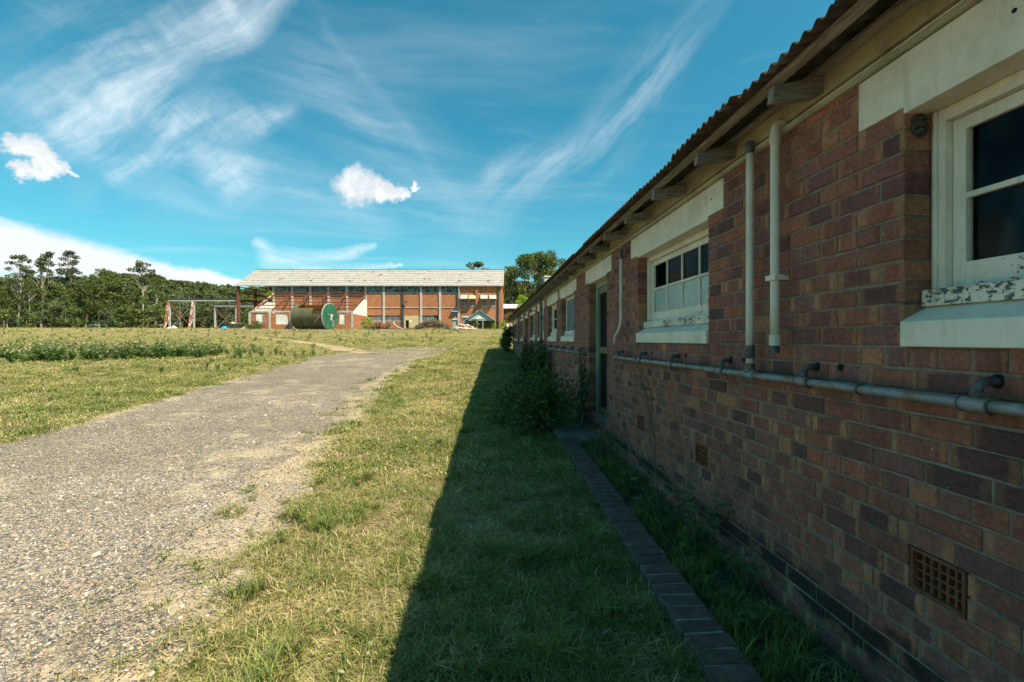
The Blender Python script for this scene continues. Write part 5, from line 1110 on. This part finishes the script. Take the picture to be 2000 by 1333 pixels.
def grass(name, x0, x1, y0, y1, dens, srcs, seed, label, hs=1.0, fade=.0):
    q = np.random.default_rng(seed); n = int((x1 - x0) * (y1 - y0) * dens); P = np.stack([q.uniform(x0, x1, n), q.uniform(y0, y1, n)], 1)
    d = P[:, 0] * math.sin(TH) + P[:, 1] * math.cos(TH); xx = 1000 + FPX * (P[:, 0] * math.cos(TH) - P[:, 1] * math.sin(TH)) / np.maximum(d, .1)
    keep = (xx > -160) & (xx < 2160) & (P[:, 0] < XW - .03)
    wob = np.stack([(vnoise(P[:, 0], P[:, 1], 2.9, 41) - .5) * .5 + (vnoise(P[:, 0], P[:, 1], 9.0, 42) - .5) * .4, np.zeros(n)], 1) * (1 if y0 < 12 else 1.8); wob = np.abs(wob) * .8 * np.where(P[:, :1] > -5, 1, -1); sh_ = inside(P + wob, shoulder); rd = inside(P + wob, road); keep &= (~rd | (q.random(n) < .5 * np.clip((P[:, 1] - 23) / 10, 0, 1))) & (~sh_ | (q.random(n) < .5 * np.clip((P[:, 1] - 23) / 10, 0, 1)) | (q.random(n) < .16 * (vnoise(P[:, 0], P[:, 1], 4.5, 43) > .45))) & (~inside(P, track) | (q.random(n) < .06))
    keep &= ~((P[:, 0] > .89 + .026 * P[:, 1] + .12 * vnoise(P[:, 0] * 0, P[:, 1], 3.0, 51)) & (P[:, 0] < 1.14 + .026 * P[:, 1]) & (P[:, 1] < 6.8)) & ~((P[:, 0] > .96) & (P[:, 1] > 6.9) & (P[:, 1] < 8.05))
    bare = vnoise(P[:, 0], P[:, 1], 2.3, 3) * .6 + vnoise(P[:, 0], P[:, 1], 7, 4) * .4; keep &= ((bare > .37) | (q.random(n) < .22)) & ~((P[:, 0] > 1.14 + .026 * P[:, 1]) & (q.random(n) < .68))
    P = P[keep]; n = len(P); patch = vnoise(P[:, 0], P[:, 1], .9, 8) * .3 + vnoise(P[:, 0], P[:, 1], 3.7, 9) * .35 + vnoise(P[:, 0], P[:, 1], 10.3, 10) * .35 + q.normal(0, .15, n)
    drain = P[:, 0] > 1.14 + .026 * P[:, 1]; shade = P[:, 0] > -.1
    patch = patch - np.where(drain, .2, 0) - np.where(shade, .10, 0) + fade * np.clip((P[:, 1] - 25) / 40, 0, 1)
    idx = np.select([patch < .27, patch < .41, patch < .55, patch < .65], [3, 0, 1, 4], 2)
    tall = vnoise(P[:, 0], P[:, 1], 3.1, 14) + q.normal(0, .10, n); idx = np.where((tall > .90) & (q.random(n) < .5), 5, np.where((tall > .82) & (q.random(n) < .2), 6, idx)); idx = np.where(drain & (q.random(n) < .22), 5, idx)
    s = q.uniform(.7, 1.3, n) * hs; sz = s * np.where(drain, 1.25, 1.0)
    return scatter(name, np.stack([P[:, 0], P[:, 1], gz(P[:, 1])], 1), np.stack([q.normal(0, .12, n), q.normal(0, .12, n), q.uniform(0, 6.28, n)], 1), np.stack([s, s, sz], 1), idx, srcs, label)
grass('grass', -2.4, 1.66, 1.2, 5.2, 1000, g_near, 31, 'short patchy green and straw grass between the drive and the brick wall')
grass('grass', -4.0, 1.66, 5.2, 12, 380, g_mid, 32, 'short grass strip running along the shaded wall')
grass('grass', -10.5, 1.66, 12, 31, 105, g_mid, 33, 'mown grass between the far drive and the wall', 1.25)
grass('grass', -24, -5.5, 6, 20, 105, g_mid, 34, 'rough grass left of the drive', 1.25)
grass('grass', -44, 6, 20, 48, 22, g_far, 35, 'grass of the open field', .85, .14)
grass('grass', -95, 34, 48, 128, 3.6, g_far, 36, 'dry grass on the rise before the factory', 1.1, .2)

# loose stones on the drive
def stone(seed):
    bm = bmesh.new(); bmesh.ops.create_icosphere(bm, subdivisions=1, radius=1); rr = random.Random(seed); sc = (rr.uniform(.8, 1.3), rr.uniform(.7, 1.1), rr.uniform(.4, .7))
    for v in bm.verts: v.co = Vector([c * s_ * rr.uniform(.8, 1.2) for c, s_ in zip(v.co, sc)])
    me = bpy.data.meshes.new('stone'); bm.to_mesh(me); bm.free(); me.materials.append(MT['stone']); return me
def stone_mat():
    m, kk, b = newmat('loose_gravel'); rn = kk.node('ShaderNodeObjectInfo').outputs['Random']
    c = kk.ramp(rn, [(0, (.06, .06, .065)), (.2, (.14, .135, .13)), (.45, (.27, .235, .19)), (.7, (.42, .36, .28)), (.85, (.30, .17, .10)), (1, (.62, .59, .54))]); kk.put(b.inputs['Base Color'], c); b.inputs['Roughness'].default_value = .85; return m
MT['stone'] = stone_mat(); q = np.random.default_rng(77)
P = np.concatenate([np.stack([q.uniform(-5, -1.2, 46000), q.uniform(1.2, 5.5, 46000)], 1), np.stack([q.uniform(-8.5, -2, 24000), q.uniform(5.5, 13, 24000)], 1)])
kp = inside(P, shoulder) & ((vnoise(P[:, 0], P[:, 1], 1.3, 21) * .6 + vnoise(P[:, 0], P[:, 1], 4, 22) * .4 > .40) | (q.random(len(P)) < .3)) & (inside(P, road) | (q.random(len(P)) < .25)); P = P[kp]; n = len(P); s = np.exp(q.normal(-5.2, .42, n)) * np.where(P[:, 1] > 5.5, 1.25, 1)
scatter('gravel', np.stack([P[:, 0], P[:, 1], gz(P[:, 1]) + .012], 1), np.stack([q.uniform(-.4, .4, n), q.uniform(-.4, .4, n), q.uniform(0, 6.28, n)], 1), np.repeat(s[:, None], 3, 1), q.integers(0, 5, n), [stone(i) for i in range(5)], 'loose gravel stones scattered over the drive')

# leafy weeds
def herb(seed, h, nstem, leafn, leaf, mat, head=0, spread=.25, droop=.15, tone=(.1, .8)):
    """stems with leaves along them, returns stem MB, leaf arrays, head points"""
    rr = np.random.default_rng(seed); st = MB(); C = []; heads = []
    for i in range(nstem):
        a = rr.uniform(0, 6.28); l = spread * h * rr.uniform(.1, 1.0); hh = h * rr.uniform(.55, 1.0); p = [Vector((rr.normal(0, .04 * h), rr.normal(0, .04 * h), -.02)), Vector((math.cos(a) * l * .4, math.sin(a) * l * .4, hh * .5)), Vector((math.cos(a) * l, math.sin(a) * l, hh))]
        st.tube(p, [.006 * h ** .5 + .002, .004 * h ** .5 + .001, .0015], 4, cap=False)
        for j in range(leafn):
            t = rr.uniform(.12, 1); b = p[0].lerp(p[1], t * 2) if t < .5 else p[1].lerp(p[2], t * 2 - 1); d = rr.normal(0, 1, 3); d[2] = abs(d[2]) * .5 - droop; d /= np.linalg.norm(d); C.append((np.array(b), d, leaf * rr.uniform(.5, 1.3) * (1.2 - .5 * t)))
        if rr.random() < head: heads.append(p[2])
    V, F, T = [], [], []
    for (b, d, s) in C:
        u = np.cross(d, rr.normal(size=3)); u /= np.linalg.norm(u); w_ = s * .2; o = len(V); V += [b, b + d * s * .5 + u * w_, b + d * s + np.array([0, 0, -.12 * s]), b + d * s * .5 - u * w_]; F.append((o, o + 1, o + 2, o + 3)); T += [float(np.clip(rr.uniform(*tone), 0, 1))] * 4
    return st, np.array(V), np.array(F), T, heads
def herb_thing(name, label, base, group=None, cat='plant', mat='shrub', **kw):
    st, V, F, T, heads = herb(mat=mat, **kw); e = tag(empty(name, base), label, cat, group)
    st.build('stems', MT['bark_dark'], e); link(bpy.data.objects.new('foliage', npmesh('foliage', V, F, MT[mat], {'tone': ('POINT', T)})), e); return e
wsrc = []
for i in range(5):
    st, V, F, T, heads = herb(50 + i, .95, 13, 26, .13, 'weed', .3, .5); b = len(V); hv = []; hf = []
    rr = np.random.default_rng(90 + i)
    for hp in heads:
        for s in range(9): c = np.array(hp) + rr.normal(0, .028, 3); o = b + len(hv); x = rr.normal(0, .016, 3); y = rr.normal(0, .016, 3); hv += [c - x, c + y, c + x, c - y]; hf.append((o, o + 1, o + 2, o + 3))
    me = npmesh('weed_clump', np.concatenate([V, np.array(hv).reshape(-1, 3)]), np.concatenate([F, np.array(hf, int).reshape(-1, 4)]), MT['weed'], {'tone': ('POINT', T + [.5] * len(hv))}); me.materials.append(MT['seedhead'])
    mi = np.zeros(len(me.polygons), np.int32); mi[len(F):] = 1; me.polygons.foreach_set('material_index', mi); wsrc.append(me)
q = np.random.default_rng(44); P = []
for c_ in range(26):
    t = (c_ + q.random()) / 26; cx, cy = -25.5 + 10.5 * t, 20.0 + 5.0 * t + 4 * q.random() ** 2
    for _ in range(q.integers(3, 9)): P.append((cx + q.normal(0, .5), cy + q.normal(0, .5)))
for _ in range(40): P.append((q.uniform(-15, -9), q.uniform(24, 28)))
P = np.array(P); kp = ~inside(P, shoulder); P = P[kp]; n = len(P); s = q.uniform(.4, 1.15, n) * (1.0 - .6 * np.clip((P[:, 0] + 15) / 4, 0, 1))
scatter('weed_bank', np.stack([P[:, 0], P[:, 1], gz(P[:, 1])], 1), np.stack([q.normal(0, .1, n), q.normal(0, .1, n), q.uniform(0, 6.28, n)], 1), np.repeat(s[:, None], 3, 1), q.integers(0, 5, n), wsrc, 'bank of tall dark weeds with pale flower heads in the left field')
n = 420; P = np.stack([q.uniform(-60, 5, n), q.uniform(15, 76, n)], 1); kp = ~inside(P, shoulder) & ~inside(P, track) & (P[:, 0] < -3.5); P = P[kp]; n = len(P); s = q.uniform(.18, .5, n)
scatter('field_weeds', np.stack([P[:, 0], P[:, 1], gz(P[:, 1])], 1), np.stack([q.normal(0, .1, n), q.normal(0, .1, n), q.uniform(0, 6.28, n)], 1), np.repeat(s[:, None], 3, 1), q.integers(0, 5, n), wsrc, 'small dark weeds dotted over the field')

# plants along the wall
def shrub(name, label, base, size, n, seed, leaf=.05, tone=(0, .8), nst=30):
    rr = np.random.default_rng(seed); e = tag(empty(name, base), label, 'shrub'); m = MB(); C = []
    for i in range(nst):
        a = rr.uniform(0, 6.28); el_ = rr.uniform(.15, 1.4); d = Vector((math.cos(a) * math.cos(el_) * size[0], math.sin(a) * math.cos(el_) * size[1], math.sin(el_) * size[2])) * rr.uniform(.75, 1.08); mid = d * .5 + Vector((0, 0, .12 * size[2])); m.tube([Vector((0, 0, -.03)), mid, d], [.014, .008, .003], 5, cap=False)
        for j in range(n // nst):
            t = rr.uniform(.25, 1.05); p = mid * (t * 2) if t < .5 else mid.lerp(d, t * 2 - 1); C.append(np.array(p) + rr.normal(0, 1, 3) * np.array(size) * .085)
    C = np.array(C); C[:, 2] = np.maximum(C[:, 2], .01); V, F = leaf_cards(C, None, leaf, rr, .42)
    m.build('branches', MT['bark_dark'], e); link(bpy.data.objects.new('foliage', npmesh('foliage', V, F, MT['shrub'], {'tone': ('POINT', np.repeat(rr.uniform(*tone, len(C)), 4))})), e); return e
shrub('shrub', 'dark spreading shrub crowding the step by the first screen door', (.80, 7.8, .02), (1.1, 1.0, 1.0), 7000, 61, .036, tone=(.15, 1), nst=44)
shrub('shrub', 'thin dark creeper climbing in front of the first door frame', (1.50, 7.35, .2), (.14, .24, 1.15), 520, 62, .034, nst=10)
shrub('shrub', 'dark shrub rising against the wall under the screened window', (1.42, 12.3, .1), (.38, .8, 1.25), 2600, 63, .05)
shrub('shrub', 'dark bush against the wall beside the far downpipe', (1.35, 15.5, .2), (.42, 1.0, 1.15), 2600, 64, .055)
shrub('shrub', 'tall dark bush at the far corner of the long brick building', (1.25, 28.4, .75), (.5, .8, 1.5), 2200, 65, .07)
e = tag(empty('sapling', (1.52, 4.15, .0)), 'thin bare-stemmed sapling growing up against the brick wall', 'sapling'); m = MB(); rr = random.Random(5); tips = []
def twig(p, d, l, r_, dep):
    q_ = p + d * l; m.tube([p, p.lerp(q_, .5) + Vector((rr.uniform(-.015, .015), rr.uniform(-.02, .02), 0)), q_], [r_, r_ * .8, r_ * .55], 5, cap=False); tips.append(q_)
    if dep:
        for s in range(2 if dep < 3 else 3): twig(q_ if s else p.lerp(q_, .6), (d + Vector((rr.uniform(-.25, .1), rr.uniform(-.55, .55), rr.uniform(.0, .35)))).normalized(), l * rr.uniform(.5, .85), r_ * .55, dep - 1)
twig(Vector((0, 0, 0)), Vector((-.02, .05, 1)).normalized(), .62, .011, 3); m.build('stem', MT['bark_dark'], e)
C = np.array([np.array(t_) + np.random.default_rng(i).normal(0, .02, 3) for i, t_ in enumerate(tips) for _ in range(2)]); V, F = leaf_cards(C, None, .018, np.random.default_rng(3), .45); link(bpy.data.objects.new('leaves', npmesh('leaves', V, F, MT['shrub'], {'tone': ('POINT', np.repeat(np.random.default_rng(1).uniform(.2, .9, len(C)), 4))})), e)
herb_thing('weed', 'leafy upright weed beside the second air vent', (1.46, 3.2, .0), seed=71, h=.62, nstem=9, leafn=16, leaf=.085, spread=.5)
herb_thing('weed', 'smaller dark weed in the drain left of the leafy upright weed', (1.38, 3.75, .0), seed=72, h=.48, nstem=8, leafn=14, leaf=.08, spread=.5)
herb_thing('weed', 'low sprawling weed against the wall near the step', (1.5, 5.6, .0), seed=73, h=.5, nstem=10, leafn=14, leaf=.06, spread=.6)
herb_thing('weed', 'thin single-stemmed weed standing in the sunlit grass by the shadow edge', (-.62, 5.3, .0), seed=74, h=.36, nstem=1, leafn=16, leaf=.05, spread=.1, mat='weed')
for i, (x_, y_, h_, lb) in enumerate([(1.3, 2.35, .26, 'small leafy weed in the drain nearest the camera'), (1.55, 2.75, .34, 'weed tight against the wall just before the leafy upright weed'), (1.42, 4.6, .42, 'thin weed in the drain beyond the bare sapling'), (1.55, 6.1, .55, 'tall thin weed at the wall just before the door step')]):
    herb_thing('weed', lb, (x_, y_, .0), seed=170 + i, h=h_, nstem=6, leafn=11, leaf=.065, spread=.6)
# fallen leaves in the shade
q = np.random.default_rng(9); P = np.stack([q.uniform(-1.6, 1.0, 170), q.uniform(1.6, 9, 170)], 1); P = P[~inside(P, shoulder)]
C = np.stack([P[:, 0], P[:, 1], gz(P[:, 1]) + q.uniform(.02, .05, len(P))], 1); V, F = leaf_cards(C, None, .022, q, .4)
tag(link(bpy.data.objects.new('leaf_litter', npmesh('leaf_litter', V, F, plain('dry_leaf', (.42, .38, .32), (.30, .17, .09), 5, .8, .1)))), 'dry fallen leaves scattered in the grass', None, None, 'stuff')

# put each Empty at the base of what it carries
def rebase(o, loc):
    loc = Vector(loc)
    for c in o.children: c.location = c.location - loc
    o.location = o.location + loc
rebase(B, (XW, Y0, 0)); rebase(ED, (1.0, -.4, 0))
